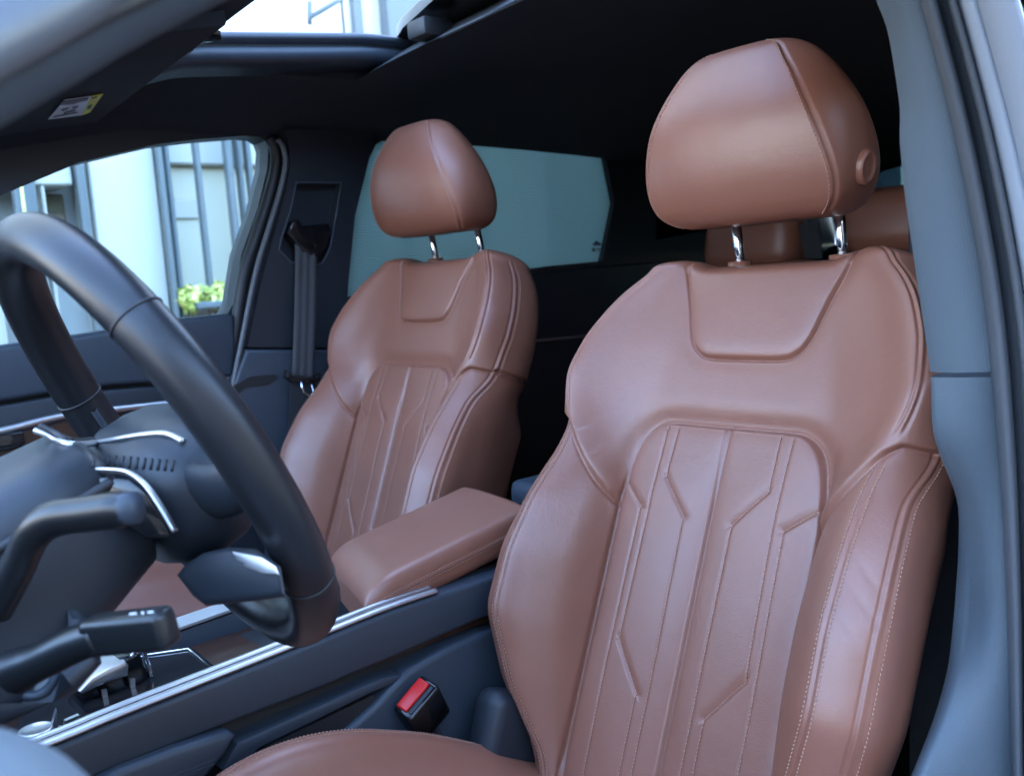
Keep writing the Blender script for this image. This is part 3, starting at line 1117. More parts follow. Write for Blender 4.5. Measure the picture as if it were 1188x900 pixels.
# sunroof rail along the passenger side: stepped frame
sun_ = empty('sunroof', (.4, .05, .4))
SO = np.array([.4, .05, .4])
tag(sun_, 'black sunroof glass slid back and tilted above its open roof frame', 'sunroof')
rows = []
for y in np.linspace(-.42, .30, 24):
    z0 = (zr(.8, min(y, .2)) if y < .2 else zr(.8, y)) + (.10 - max(y, -.12)) * .10
    rows.append([np.array([x, y, z0 + dz]) for x, dz in ((.86, -.012), (.80, -.006), (.785, .002), (.782, .016), (.790, .020), (.790, .026), (.776, .028), (.774, .036), (.786, .042), (.86, .044))])
sweep_strip('roof_rail', rows, M['trim_grey'], sun_, origin=SO, closed_profile=True, caps=True)
gf = [PZ(459, 29, .445), PZ(466, 17, .445), PZ(484, 0, .445), PZ(540, -55, .445)]
gf = [np.array(p) for p in gf]
back_ = np.array([0, -.62, -.035])
outl = gf + [gf[-1] + back_, gf[0] + back_ + np.array([.0, 0, 0])]
bm = bmesh.new()
slab_bm(bm, outl, (0, 0, -.022), bev=.006, seg=3)
from_bm('sliding_glass', bm, M['gloss_black'], sun_, origin=SO)
a_, b_ = PZ(512, 43.5, .372), PZ(640, -17, .372)
V, Fc = tube_geo([a_, a_ * .5 + b_ * .5, b_, b_ + (b_ - a_) * 1.6], .0036, 8, squash=(.6, 1))
make_mesh('rear_frame_strip', V, Fc, M['rubber'], sun_, origin=SO)
bm = bmesh.new()
p0 = PZ(488, 41, .385)
box_bm(bm, p0 + np.array([.0, -.02, .01]), (.05, .06, .03), bev=.006)
from_bm('glass_hinge', bm, M['rubber_dark'], sun_, origin=SO)
# overhead lamps and labelled visor
for (pa, pb, hh) in (((188, 60), (257, 47), 3.4), ((138, 82), (203, 74), 3.0)):
    loop = [(pa[0], pa[1] + .5), (pa[0] + 12, pa[1] - hh), (pb[0] - 18, pb[1] - hh * .5), (pb[0], pb[1]), (pb[0] - 20, pb[1] + hh * 1.3), (pa[0] + 14, pa[1] + hh * .8)]
    bm = bmesh.new()
    slab_bm(bm, [PZ(*p, .318) for p in loop], (0, 0, .012), bev=.002)
    from_bm('reading_lamp', bm, M['gloss_black'], body, origin=BO)
vis = bslab('sun_visor', [np.array(p) for p in ((.45, .30, .312), (1.04, .27, .298), (1.06, .47, .262), (.47, .50, .272))], (0, .002, .018), M['headliner'], bev=.006)
vn = np.cross(np.array((1.04, .27, .298)) - np.array((.45, .30, .312)), np.array((.47, .50, .272)) - np.array((.45, .30, .312)))
vn /= np.linalg.norm(vn)
if vn[2] > 0: vn = -vn


def onvis(px, py, off=.0015):
    v = sight(px, py)
    p0_ = np.array((.45, .30, .312)) + vn * off
    return CX + v * (((p0_ - CX) @ vn) / (v @ vn))


lab = bslab('warning_label', [onvis(*p) for p in ((56, 139), (75, 116.5), (106, 112), (95, 134))], vn * -.0008, M['white_label'], vis)
bslab('warning_field', [onvis(*p) for p in ((95.3, 134), (106.3, 112), (120, 109.3), (104.5, 130.5), (101, 132.2))], vn * -.0008, M['yellow_label'], vis)
for nm, mt, quads in (
    ('label_ink', M['red_ink'], [((69, 122.5), (72, 118.6), (103, 113.6), (101.5, 117), (93, 118.7), (84, 121.5))]),
    ('label_ink', M['dark_ink'], [((71, 128), (80, 125.5), (79, 127), (73, 129.5)), ((74, 131), (88, 127.5), (87.5, 129), (74, 132.5)), ((62, 136), (90, 130.2), (89.6, 131.2), (61.5, 137.2)), ((84, 125), (91, 123.5), (90, 125.5), (84, 126.5))]),
    ('label_ink', M['trim_grey'], [((102, 124), (107, 122), (105.5, 126.5), (101, 127.5)), ((107.5, 114), (113, 112.5), (112, 114), (107, 115.2))])):
    for q in quads:
        bslab(nm, [onvis(*p, .0030) for p in q], vn * -.0006, mt, vis)

# ---- remaining shell that closes the cabin
bslab('floor_pan', [(-.40, 1.45, -.95), (1.15, 1.45, -.95), (1.15, -2.2, -.95), (-.40, -2.2, -.95)], (0, 0, -.03), M['carpet'])
bslab('tailgate', [(-.33, -2.15, -.95), (1.10, -2.15, -.95), (1.10, -2.15, .02), (-.33, -2.15, .02)], (0, -.04, 0), M['trim'])
bslab('tailgate_window', [(-.33, -2.16, .025), (1.10, -2.16, .025), (1.08, -2.05, .27), (-.31, -2.05, .27)], (0, -.005, 0), M['dark_glass'])
bslab('rear_side_wall', [(-.325, -.12, -.95), (-.325, -.12, .34), (-.325, -2.15, .34), (-.325, -2.15, -.95)], (-.06, 0, 0), M['trim'])
bslab('door_sill', [(-.325, .0, -.95), (-.325, 1.2, -.95), (-.325, 1.2, -.78), (-.325, .0, -.78)], (-.08, 0, 0), M['paint'], bev=.01)
rows = []
for x in np.linspace(-.30, 1.08, 12):
    rows.append([np.array([x, y, z]) for y, z in ((1.45, -.06), (1.05, -.10), (.96, -.14), (.93, -.20), (.95, -.32), (1.02, -.45), (1.25, -.60), (1.45, -.9))])
sweep_strip('dashboard', rows, M['trim'], body, origin=BO, closed_profile=True, caps=True)

rows = []
for y in np.linspace(-2.15, .66, 30):
    z0 = .30 - (.25 * max(0, y - .35) ** 1.3) - .03 * max(0, -y - .9)
    rows.append([np.array([x, y, z0 + dz]) for x, dz in ((-.33, .0), (-.36, -.010), (-.40, .0), (-.415, .03), (-.39, .075), (-.33, .10))])
sweep_strip('outer_roof_rail', rows, M['paint'], body, origin=BO, closed_profile=True, caps=True)
for q in (((688, 283), (692, 279), (697, 283), (697, 285), (688, 285)), ((687, 288), (691, 288), (691, 292), (687, 292)), ((693, 288), (698, 288), (698, 290), (693, 290)), ((693, 291), (698, 291), (697, 292), (693, 292))):
    bslab('glass_mark', [PX(*p, XS + .0145) for p in q], (.0008, 0, 0), M['rubber'], wall)
bslab('gap_darkening_panel', [(-.335, -.24, -.95), (-.10, -.24, -.95), (-.12, -.24, .02), (-.335, -.24, .10)], (0, -.02, 0), M['carpet'])  # dark panel added to darken the gap between seat and pillar
# near windscreen pillar and the end of the dashboard, both close to the lens
pth = smooth_path([PD(330, -86, .44), PD(150, -8, .36), PD(40, 47, .32), PD(-60, 98, .29), PD(-260, 200, .24)], 40)
apil = tube('windscreen_pillar', pth, .0175, M['near_pillar'], body, 20, squash=(1., .7), up=(.3, -.2, .9), origin=BO)
pth2 = smooth_path([PD(330, -128, .415), PD(150, -52, .338), PD(40, 8, .300), PD(-60, 58, .272), PD(-260, 164, .225)], 40)
tube('pillar_seal', pth2, .0135, M['rubber'], apil, 12, origin=BO)
pth3 = smooth_path([PD(330, -82, .418), PD(150, 0, .341), PD(40, 56, .301), PD(-60, 106, .272), PD(-260, 210, .224)], 40)
tube('pillar_groove', pth3, .0040, M['rubber_dark'], apil, 12, origin=BO)

# ---- rear bench glimpsed between the front seats
bench = empty('rear_bench', (.385, -1.05, -.6))
RO = np.array([.385, -1.05, -.6])
tag(bench, 'brown leather rear bench in shadow behind the front seats', 'rear seat')
bm = bmesh.new()
for cx_, wd in ((.0, .50), (.385, .26), (.77, .50)):
    box_bm(bm, (cx_, -1.06, -.32), (wd - .012, .14, .62), Matrix.Rotation(.36, 3, 'X'), bev=.045, seg=4)
from_bm('bench_backrest', bm, M['leather'], bench, origin=RO, angle=60)
bm = bmesh.new()
box_bm(bm, (.385, -.72, -.62), (1.28, .55, .16), bev=.05, seg=4)
from_bm('bench_cushion', bm, M['leather'], bench, origin=RO, angle=60)
for cx_, wd, zz in ((.0, .27, .07), (.375, .25, .05), (.74, .27, .03)):
    bm = bmesh.new()
    box_bm(bm, (cx_, -1.17, zz), (wd, .11, .15), Matrix.Rotation(.2, 3, 'X'), bev=.05, seg=5)
    from_bm('rear_headrest', bm, M['leather'], bench, origin=RO, angle=60)
bm = bmesh.new()
slab_bm(bm, [PY(*p, -1.0) for p in ((928, 262), (950, 255), (955, 300), (935, 300))], (0, .003, 0))
from_bm('rear_belt', bm, M['carpet'], bench, origin=RO)
tube('door_light_strip', [PX(600, 397, 1.085), PX(640, 393.5, 1.085), PX(720, 386, 1.085)], .004, M['alu'], wall, 8, origin=BO)
bslab('rear_door_card', [PX(*p, 1.09) for p in ((404, 352), (500, 334), (640, 314), (712, 307), (830, 300), (830, 520), (404, 620))], (.03, 0, 0), M['trim'], wall, bev=.008)

# ------------------------------------------------------------------ centre console
con = empty('centre_console', (.385, .25, -.95))
KO = np.array([.385, .25, -.95])
tag(con, 'dark centre console with bright edge strips and a cognac leather armrest', 'console')


def cpart(name, bm, mat, parent=None, angle=35):
    return from_bm(name, bm, mat, parent if parent is not None else con, origin=KO, angle=angle)


near_top = [(.80, -.420), (.632, -.413), (.561, -.408), (.394, -.399), (.259, -.391), (.116, -.390), (-.02, -.392), (-.20, -.40)]
near_low = [(-.20, -.445), (.125, -.440), (.265, -.448), (.379, -.452), (.496, -.453), (.80, -.46)]
bm = bmesh.new()
slab_bm(bm, [(.268, y, z) for y, z in near_top + near_low], (.03, 0, 0), bev=.006, seg=3)
cb = cpart('console_side', bm, M['trim_grey'])
bm = bmesh.new()
slab_bm(bm, [(.292, y, z) for y, z in ((.80, -.455), (.3, -.445), (-.2, -.44), (-.2, -.80), (.80, -.80))], (.2, 0, 0))
cpart('console_core', bm, M['rubber_dark'], cb)
tp_ = smooth_path([(.276, y, z + .0035) for y, z in [(.80, -.420), (.632, -.413), (.561, -.408), (.394, -.399), (.259, -.391), (.185, -.3905)]], 60)
V, Fc = tube_geo(tp_, .0064, 12, squash=(.55, 1.), up=(0, 0, 1))
make_mesh('bright_edge', V, Fc, M['alu'], cb, origin=KO)
V, Fc = tube_geo([p + np.array([.013, 0, .0016]) for p in tp_], .0045, 10, squash=(.7, 1.), up=(0, 0, 1))
make_mesh('inner_bright_edge', V, Fc, M['alu'], cb, origin=KO)
bm = bmesh.new()
slab_bm(bm, [(.502, y, z) for y, z in ((.80, -.430), (.43, -.424), (.32, -.418), (.10, -.408), (-.2, -.41), (-.2, -.48), (.80, -.48))], (.03, 0, 0), bev=.003)
fw = cpart('far_console_side', bm, M['trim_grey'])
bm = bmesh.new()
slab_bm(bm, [(.500, .80, -.427), (.500, .43, -.4215), (.500, .32, -.4155), (.500, .10, -.4055), (.538, .10, -.4055), (.538, .32, -.4155), (.538, .43, -.4215), (.538, .80, -.427)], (0, 0, .004), bev=.001)
cpart('far_bright_edge', bm, M['alu_sheen'], fw)  # sky reflection on this edge strip comes from the paler aluminium colour
bm = bmesh.new()
slab_bm(bm, [(.284, .80, -.452), (.505, .80, -.452), (.505, -.1, -.440), (.284, -.1, -.440)], (0, 0, -.01))
cpart('tray_floor', bm, M['wood'])
# lower flank: ledge, carpeted side, storage net pocket
bm = bmesh.new()
slab_bm(bm, [PX(*p, .262) for p in ((318, 905), (380, 868), (436, 818), (452, 800), (474, 778), (520, 752), (560, 734), (640, 716), (640, 905))], (.03, 0, 0), bev=.008, seg=3)
fl = cpart('console_flank', bm, M['trim_grey'])
bm = bmesh.new()
slab_bm(bm, [PX(*p, .266) for p in ((258, 893), (275, 862), (420, 797), (446, 786), (470, 782), (455, 794), (432, 803), (300, 868), (280, 893))], (.03, 0, 0), bev=.002)
cpart('pocket_rim', bm, M['trim_grey'], fl)
bm = bmesh.new()
slab_bm(bm, [PX(*p, .270) for p in ((240, 930), (282, 886), (300, 870), (432, 806), (440, 812), (400, 850), (330, 905))], (.01, 0, 0))
cpart('pocket_inside', bm, M['rubber_dark'], fl)
bm = bmesh.new()
slab_bm(bm, [PX(*p, .255) for p in ((60, 935), (140, 893), (205, 868), (266, 849), (275, 853), (262, 876), (238, 905), (190, 945))], (.03, 0, 0), bev=.007, seg=3)
kp = cpart('knee_pad', bm, M['trim_grey'], cb)
acc = ([], [])
for o_ in (0, 5):
    for t in np.linspace(0, 1, 26):
        p = PX(190 + 58 * t, 903 - 22 * t + o_ - 12 * t * t * 0, .2545)
        add_geo(acc, capsule_geo(p, np.array([0, -.93, .37]), np.array([-1., 0, 0]), .003, .0006))
make_mesh('stitching', acc[0], acc[1], M['trim_grey'], kp, origin=KO)
bbox('rear_console_top', (.385, -.18, -.352), (.17, .16, .05), M['trim_grey'], con, bev=.015, origin=KO)

# armrest
def armrest():
    ys = np.concatenate([np.linspace(0, .17, 26) ** 1.0 * np.linspace(0, 1, 26), np.linspace(.17, 1, 50)[1:]])
    rows = []
    for t in ys:
        # front to back; the front edge is skewed
        nose = math.sqrt(max(0., 1 - (1 - min(t / .17, 1.)) ** 2))
        yr, yl = .276 - .277 * t, .222 - .255 * t
        tail = float(sstep(np.array(t), .93, 1.))
        drop = (1 - nose) * .026
        zt = -.3605 + .044 * t - tail * .010
        th = .060 + .004 * t - drop - (1 - nose) * .004
        xr, xl = .288, .482
        r = .019 * (.45 + .55 * nose)
        inn = (1 - nose) * .008 + tail * .008
        xr_, xl_ = xr + inn, xl - inn
        zt_ = zt - drop
        prof = []
        for (f, dz) in ((0, -th), (-.0, -th * .55), (.0, -r * 1.0), (.010, -r * .55), (.030, -r * .18), (.075, -r * .02), (.25, .0012), (.5, .002), (.75, .0012), (.925, -r * .02), (.97, -r * .2), (.99, -r * .55), (1., -r), (1., -th * .55), (1., -th)):
            x = xr_ + (xl_ - xr_) * f
            y = yr + (yl - yr) * f
            prof.append(np.array([x, y, zt_ + dz]))
        rows.append(prof)
    return rows


rows = armrest()
arm = sweep_strip('armrest', rows, M['leather'], con, origin=KO, closed_profile=True, caps=True)
md = arm.modifiers.new('smooth', 'SUBSURF')
md.levels = md.render_levels = 2
acc = ([], [])
seam = np.array([r[2] * .55 + r[1] * .45 + np.array([-.0008, 0, 0]) for r in rows[6:]])
L_ = np.concatenate([[0], np.cumsum(np.linalg.norm(np.diff(seam, axis=0), axis=1))])
for off in (.0030, -.0030):
    for q in np.arange(.002, L_[-1], .0048):
        p = np.array([np.interp(q, L_, seam[:, c]) for c in range(3)]) + np.array([0, 0, off])
        p1 = np.array([np.interp(min(q + .002, L_[-1]), L_, seam[:, c]) for c in range(3)]) + np.array([0, 0, off])
        t = p1 - p
        if np.linalg.norm(t) < 1e-6: continue
        add_geo(acc, capsule_geo(p, t / np.linalg.norm(t), np.array([-.98, 0, .2]), .0030, .0006))
make_mesh('stitching', acc[0], acc[1], M['thread'], arm, origin=KO)
tube('seam', seam, .0011, M['leather'], arm, 6, origin=KO)
bbox('armrest_base', (.385, .06, -.425), (.17, .36, .075), M['rubber_dark'], con, bev=.01, origin=KO)

# gear lever island
bm = bmesh.new()
slab_bm(bm, [(.290, .66, -.446), (.47, .66, -.446), (.47, .47, -.440), (.44, .43, -.438), (.290, .44, -.438)], (0, 0, .012), bev=.004)
isl = cpart('selector_plate', bm, M['gloss_black'])
tube('plate_outline', [np.array(p) + np.array([0, 0, .013]) for p in ((.292, .66, -.446), (.468, .66, -.446), (.468, .475, -.440), (.44, .435, -.438), (.292, .445, -.438))], .0015, M['chrome'], isl, 8, closed=True, origin=KO)
gl = [PX(*p, .40) for p in ((93, 800), (108, 784), (128, 772), (146, 763), (158, 757), (163, 757), (168, 770), (176, 786), (160, 795), (130, 812), (96, 812))]
bm = bmesh.new()
slab_bm(bm, gl, (.05, 0, 0), bev=.004, seg=3)
gear = cpart('gear_lever', bm, M['gloss_black'], isl)
bm = bmesh.new()
slab_bm(bm, [PX(*p, .392) for p in ((92, 802), (107, 786), (128, 774), (146, 767), (150, 772), (149, 784), (124, 792), (96, 805))], (.062, 0, .0), bev=.003)
cpart('lever_cap', bm, M['alu'], gear)
tube('lever_hoop', smooth_path([PX(*p, .396) for p in ((152, 762), (160, 752), (167, 757), (176, 784))], 16), .0026, M['chrome'], gear, 8, origin=KO)
for q in (((118, 801), (124, 799), (126, 812), (121, 815)), ((151, 788), (157, 787), (157, 801), (152, 802))):
    bm = bmesh.new()
    slab_bm(bm, [PX(*p, .388) for p in q], (.004, 0, 0))
    cpart('lever_mark', bm, M['alu'], gear)
tube('button_outline', [PX(*p, .330) for p in ((172, 803), (197, 796), (202, 801), (180, 809))], .0012, M['chrome'], isl, 8, closed=True, origin=KO)
bm = bmesh.new()
slab_bm(bm, [PX(*p, .335) for p in ((176, 803), (194, 798), (197, 801), (181, 807))], (0, 0, -.004))
cpart('park_button', bm, M['trim_grey'], isl)
bm = bmesh.new()
slab_bm(bm, [PX(*p, .333) for p in ((60, 844), (66, 822), (68, 843), (75, 843), (76, 836), (92, 829), (92, 834), (80, 840), (80, 846), (62, 852))], (.006, 0, 0))
cpart('button_bezel', bm, M['alu'], isl)
kc = np.array(PX(42, 847, .34))
rows = []
for r, h_ in ((.017, -.012), (.017, .0), (.0158, .0022), (.0135, .0026), (.0128, .0018), (.002, .002)):
    rows.append([kc + np.array([r * math.cos(a), r * math.sin(a), h_]) for a in np.linspace(0, 2 * math.pi, 32, endpoint=False)])
sweep_strip('volume_knob', rows, M['alu'], isl, origin=KO, closed_profile=True, caps=True)

# ------------------------------------------------------------------ belt buckle of the driver seat
buck = empty('belt_buckle', PX(490, 850, .25))
UO = np.array(PX(490, 850, .25))
tag(buck, 'black belt buckle with a red release button beside the nearest seat', 'buckle')
e1 = PX(487, 786, .25) - PX(460, 818, .25)
e1 /= np.linalg.norm(e1)
e2 = np.array([-.9, -.12, -.34])
e2 -= e1 * (e2 @ e1)
e2 /= np.linalg.norm(e2)
e3 = np.cross(e1, e2)
if e3[2] > 0: e3 = -e3
c0 = (PX(460, 818, .25) + PX(487, 786, .25)) / 2 + e2 * .008
Rm = Matrix(((e1[0], e2[0], e3[0]), (e1[1], e2[1], e3[1]), (e1[2], e2[2], e3[2])))
if Rm.determinant() < 0:
    Rm = Matrix(((e1[0], -e2[0], e3[0]), (e1[1], -e2[1], e3[1]), (e1[2], -e2[2], e3[2])))
bm = bmesh.new()
box_bm(bm, c0 + e3 * .032 + e2 * .004, (.052, .030, .062), Rm, bev=.004, seg=3)
from_bm('buckle_housing', bm, M['gloss_black'], buck, origin=UO)
bm = bmesh.new()
box_bm(bm, c0 - e3 * .000, (.042, .0165, .006), Rm, bev=.0022, seg=3)
from_bm('release_button', bm, M['red'], buck, origin=UO)
bm = bmesh.new()
box_bm(bm, c0 + e2 * .0125 + e3 * .0005, (.040, .005, .003), Rm, bev=.001)
from_bm('tongue_slot', bm, M['rubber_dark'], buck, origin=UO)
tube('buckle_stalk', [c0 + e3 * .05, c0 + e3 * .10 + np.array([0, -.01, -.02]), c0 + e3 * .12 + np.array([0, -.02, -.12])], .011, M['rubber_dark'], buck, 10, squash=(.5, 1), origin=UO)

# ------------------------------------------------------------------ steering wheel and column
TAU = .466
WC = np.array([.056, .573, -.121])
WE, WA, WN = np.array([1., 0, 0]), np.array([0, math.sin(TAU), math.cos(TAU)]), np.array([0, math.cos(TAU), -math.sin(TAU)])
wheel = empty('steering_wheel', WC)
tag(wheel, 'black leather steering wheel with satin spokes in the left foreground', 'steering wheel')


def wl(x, a, n):
    return WC + WE * x + WA * a + WN * n


RX, RY, RT = .148, .178, .0188
th = np.linspace(0, 2 * math.pi, 200, endpoint=False)
rim_path = np.array([wl(RX * math.cos(t), RY * math.sin(t), 0) for t in th])
rad = np.full(200, RT)
seams = [math.radians(a) for a in (141, 12, 214)]
for s in seams:
    dd = np.abs((th - s + math.pi) % (2 * math.pi) - math.pi) * .165
    rad -= .0006 * np.exp(-(dd / .0030) ** 2)
    grip = 0
V, Fc = tube_geo(rim_path, rad, 28, closed=True, squash=(1.0, .90), up=WN)
rim = make_mesh('rim', V, Fc, M['wheel_leather'], wheel, origin=WC)
for s in seams:
    cc_ = wl(RX * math.cos(s), RY * math.sin(s), 0)
    tg_ = -WE * RX * math.sin(s) + WA * RY * math.cos(s)
    tg_ /= np.linalg.norm(tg_)
    rd_ = np.cross(tg_, WN)
    ring_ = [cc_ + RT * .985 * (WN * math.cos(a) + rd_ * .90 * math.sin(a)) for a in np.linspace(0, 2 * math.pi, 40, endpoint=False)]
    tube('rim_seam', ring_, .0010, M['rubber_dark'], rim, 8, closed=True, origin=WC)
acc = ([], [])
for s0, s1 in ((math.radians(-8), math.radians(8)),):
    for t in np.linspace(s0, s1, 22):
        for sgn in (-1, 1):
            c = wl(RX * math.cos(t), RY * math.sin(t), 0)
            rd = (c - WC) / np.linalg.norm(c - WC)
            p = c - rd * RT * .97
            tt = WN * .8 + np.cross(rd, WN) * .6 * sgn
            add_geo(acc, capsule_geo(p + np.cross(rd, WN) * 0, tt / np.linalg.norm(tt), -rd, .007, .0007))
make_mesh('stitching', acc[0], acc[1], M['trim_grey'], rim, origin=WC)
# hub: back shell of the airbag with satin band
def lathe_oval(name, secs, mat, parent, origin, n=48, p=2.6):
    rows = []
    for (cx_, ca, nn, rx, ra) in secs:
        r = []
        for k in range(n):
            a = 2 * math.pi * k / n
            c, s = math.cos(a), math.sin(a)
            r.append(wl(cx_ + rx * math.copysign(abs(c) ** (2 / p), c), ca + ra * math.copysign(abs(s) ** (2 / p), s), nn))
        rows.append(r)
    return sweep_strip(name, rows, mat, parent, origin=origin, closed_profile=True, caps=True)


hub = lathe_oval('hub', [(.012, -.028, -.045, .030, .020), (.012, -.028, -.040, .064, .040), (.012, -.028, -.020, .084, .052), (.012, -.028, .0, .092, .056), (.012, -.028, .022, .092, .056), (.012, -.028, .040, .082, .050), (.012, -.028, .052, .062, .042)], M['hub'], wheel, WC)
from mathutils.bvhtree import BVHTree


def tree_of(objs, orgs):
    vs, ps = [], []
    for o, og in zip(objs, orgs):
        k = len(vs)
        vs += [v.co + Vector(og) for v in o.data.vertices]
        ps += [[i + k for i in p.vertices] for p in o.data.polygons]
    return BVHTree.FromPolygons(vs, ps)


def lay(tree, pts, lift=.001, dep=.66):
    """points laid on the nearest surface along a sight line"""
    out = []
    for px_, py_ in pts:
        v = Vector(sight(px_, py_)).normalized()
        h = tree.ray_cast(Vector(CX), v, 3.)
        out.append(np.array(h[0] - v * lift) if h[0] is not None else None)
    last = next((o for o in out if o is not None), PD(*pts[0], dep))
    for i, o in enumerate(out):
        if o is None:
            d_ = (last - CX) @ _d
            out[i] = PD(*pts[i], d_)
        last = out[i]
    return out


for nm, a0 in (('spoke', 176), ('spoke', 4)):
    t = math.radians(a0)
    e = np.array([RX * math.cos(t), RY * math.sin(t) - .02])
    pth_ = smooth_path([wl(e[0] * .35, e[1] * .35 - .02, .012), wl(e[0] * .68, e[1] * .68 - .012, .012), wl(e[0] * .95, e[1] * .95, .002)], 14)
    V, Fc = tube_geo(pth_, np.linspace(.026, .016, len(pth_)), 16, squash=(.5, 1.0), up=WN)
    make_mesh(nm, V, Fc, M['trim'], wheel, origin=WC)
bm = bmesh.new()
slab_bm(bm, [PD(*p) for p in ((204, 668, .655), (214, 655, .650), (234, 641, .645), (264, 634, .635), (298, 636, .62), (326, 655, .605), (332, 692, .60), (300, 697, .615), (238, 703, .645), (222, 690, .65))], sight(270, 670) * .05, bev=.006, seg=3)
lsp = from_bm('lower_spoke', bm, M['trim'], wheel, origin=WC)
bm = bmesh.new()
slab_bm(bm, [PD(*p) for p in ((268, 639, .628), (284, 642, .620), (304, 646, .610), (320, 656, .602), (324, 667, .60), (304, 665, .610), (284, 657, .620), (275, 650, .627))], sight(290, 655) * .012, bev=.002)
from_bm('spoke_highlight', bm, M['alu_sheen'], lsp, origin=WC)  # pale piece modelled as the highlight along the top of the spoke
colm = empty('steering_column', wl(0, 0, .12))
CO_ = wl(0, 0, .12)
tag(colm, 'dark steering column shroud with two black control stalks', 'steering column')
sh = lathe_oval('column_shroud', [(0, 0, .052, .052, .046), (0, -.002, .060, .060, .054), (0, -.004, .10, .064, .062), (0, -.008, .16, .066, .072), (0, -.014, .24, .070, .084), (0, -.02, .40, .075, .09)], M['hub'], colm, CO_, p=3.4)
gv = smooth_path([wl(-.0655, .050 - .25 * (n - .06) - .012, n) if False else wl(-.061 - .02 * (n - .06), .020 + .10 * (n - .06), n) for n in (.055, .09, .14, .2, .3)], 20)
tube('shroud_gap', gv, .0040, M['rubber_dark'], sh, 8, origin=CO_)
tr_ = tree_of([hub, sh], [WC, CO_])
bp_ = smooth_path(lay(tr_, [(40, 499), (52, 503), (66, 510), (85, 516), (110, 514), (130, 511), (150, 507), (180, 503), (197, 504), (214, 513)], .002), 50)
tube('satin_band', gauss_smooth(bp_, 1.5, 0), .0030, M['alu'], hub, 10, squash=(1., .8), up=(-.5, .6, .3), origin=WC)
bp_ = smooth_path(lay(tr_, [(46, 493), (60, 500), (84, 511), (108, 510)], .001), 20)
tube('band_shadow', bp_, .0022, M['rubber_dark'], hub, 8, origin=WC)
acc = ([], [])
for k in range(12):
    p0_, p1_ = lay(tr_, [(110 + k * 8.3, 527 + .6 * k), (108 + k * 8.3, 540 + .6 * k)], .0005)
    t_ = p1_ - p0_
    if np.linalg.norm(t_) < .03:
        add_geo(acc, tube_geo([p0_, p1_], .0011, 6))
make_mesh('ribbing', acc[0], acc[1], M['rubber_dark'], hub, origin=WC)
# shift paddle: satin blade
pp = smooth_path([PD(*p) for p in ((104, 546, .640), (128, 546, .632), (150, 549, .625), (170, 564, .620), (188, 590, .617), (203, 616, .615))], 30)
pd_ = tube('shift_paddle', pp, .0058, M['alu'], wheel, 10, squash=(.75, .35), up=(-.5, .6, .5), origin=WC)
bm = bmesh.new()
slab_bm(bm, [PD(*p, .632) for p in ((106, 552), (150, 556), (170, 572), (188, 600), (198, 622), (170, 625), (130, 600), (104, 575))], sight(150, 580) * .008, bev=.002)
from_bm('paddle_back', bm, M['gloss_black'], pd_, origin=WC)

# upper stalk
s1 = smooth_path([PD(-6, 705, .575), PD(18, 662, .565), PD(38, 620, .555), PD(62, 602, .548), PD(100, 596, .540), PD(152, 589, .530)], 40)
r1 = np.interp(np.linspace(0, 1, len(s1)), [0, .3, .45, .75, .93, 1], [.012, .011, .0115, .0110, .0115, .008])
ska = tube('control_stalk', s1, r1, M['stalk_black'], colm, 14, squash=(.95, .8), origin=CO_)
tube('stalk_end', [s1[-5], s1[-1] + (s1[-1] - s1[-5]) * .25], .0098, M['trim_grey'], ska, 12, squash=(.95, .8), origin=CO_)
s2 = smooth_path([PD(18, 778, .560), PD(50, 765, .552), PD(85, 748, .545), PD(118, 736, .538)], 24)
skb = tube('control_stalk', s2, np.interp(np.linspace(0, 1, len(s2)), [0, .3, 1], [.0135, .011, .0105]), M['stalk_black'], colm, 14, origin=CO_)
a_, b_ = PD(104, 737, .541), PD(198, 727, .522)
ax = (b_ - a_) / np.linalg.norm(b_ - a_)
upv = np.array([0, .1, 1.]) - ax * (np.array([0, .1, 1.]) @ ax)
upv /= np.linalg.norm(upv)
sd_ = np.cross(upv, ax)
Rb = Matrix(((ax[0], sd_[0], upv[0]), (ax[1], sd_[1], upv[1]), (ax[2], sd_[2], upv[2])))
bm = bmesh.new()
box_bm(bm, (a_ + b_) / 2, (float(np.linalg.norm(b_ - a_)), .018, .022), Rb, bev=.0045, seg=3)
from_bm('stalk_grip', bm, M['stalk_black'], skb, origin=CO_)
bm = bmesh.new()
box_bm(bm, (a_ + b_) / 2 + upv * -.003 + (CX - (a_ + b_) / 2) / np.linalg.norm(CX - (a_ + b_) / 2) * .0095, (float(np.linalg.norm(b_ - a_)) * .72, .003, .004), Rb, bev=.001)
from_bm('grip_rib', bm, M['trim_grey'], skb, origin=CO_)
bm = bmesh.new()
slab_bm(bm, [PD(*p) for p in ((-120, 640, .66), (0, 600, .655), (48, 618, .650), (92, 668, .640), (112, 716, .625), (122, 768, .605), (90, 804, .598), (52, 822, .592), (0, 845, .590), (-140, 870, .585))], sight(20, 740) * .12, bev=.016, seg=5)
cowl = from_bm('lower_shroud', bm, M['trim'], colm, origin=CO_)
ct = tree_of([cowl], [CO_])
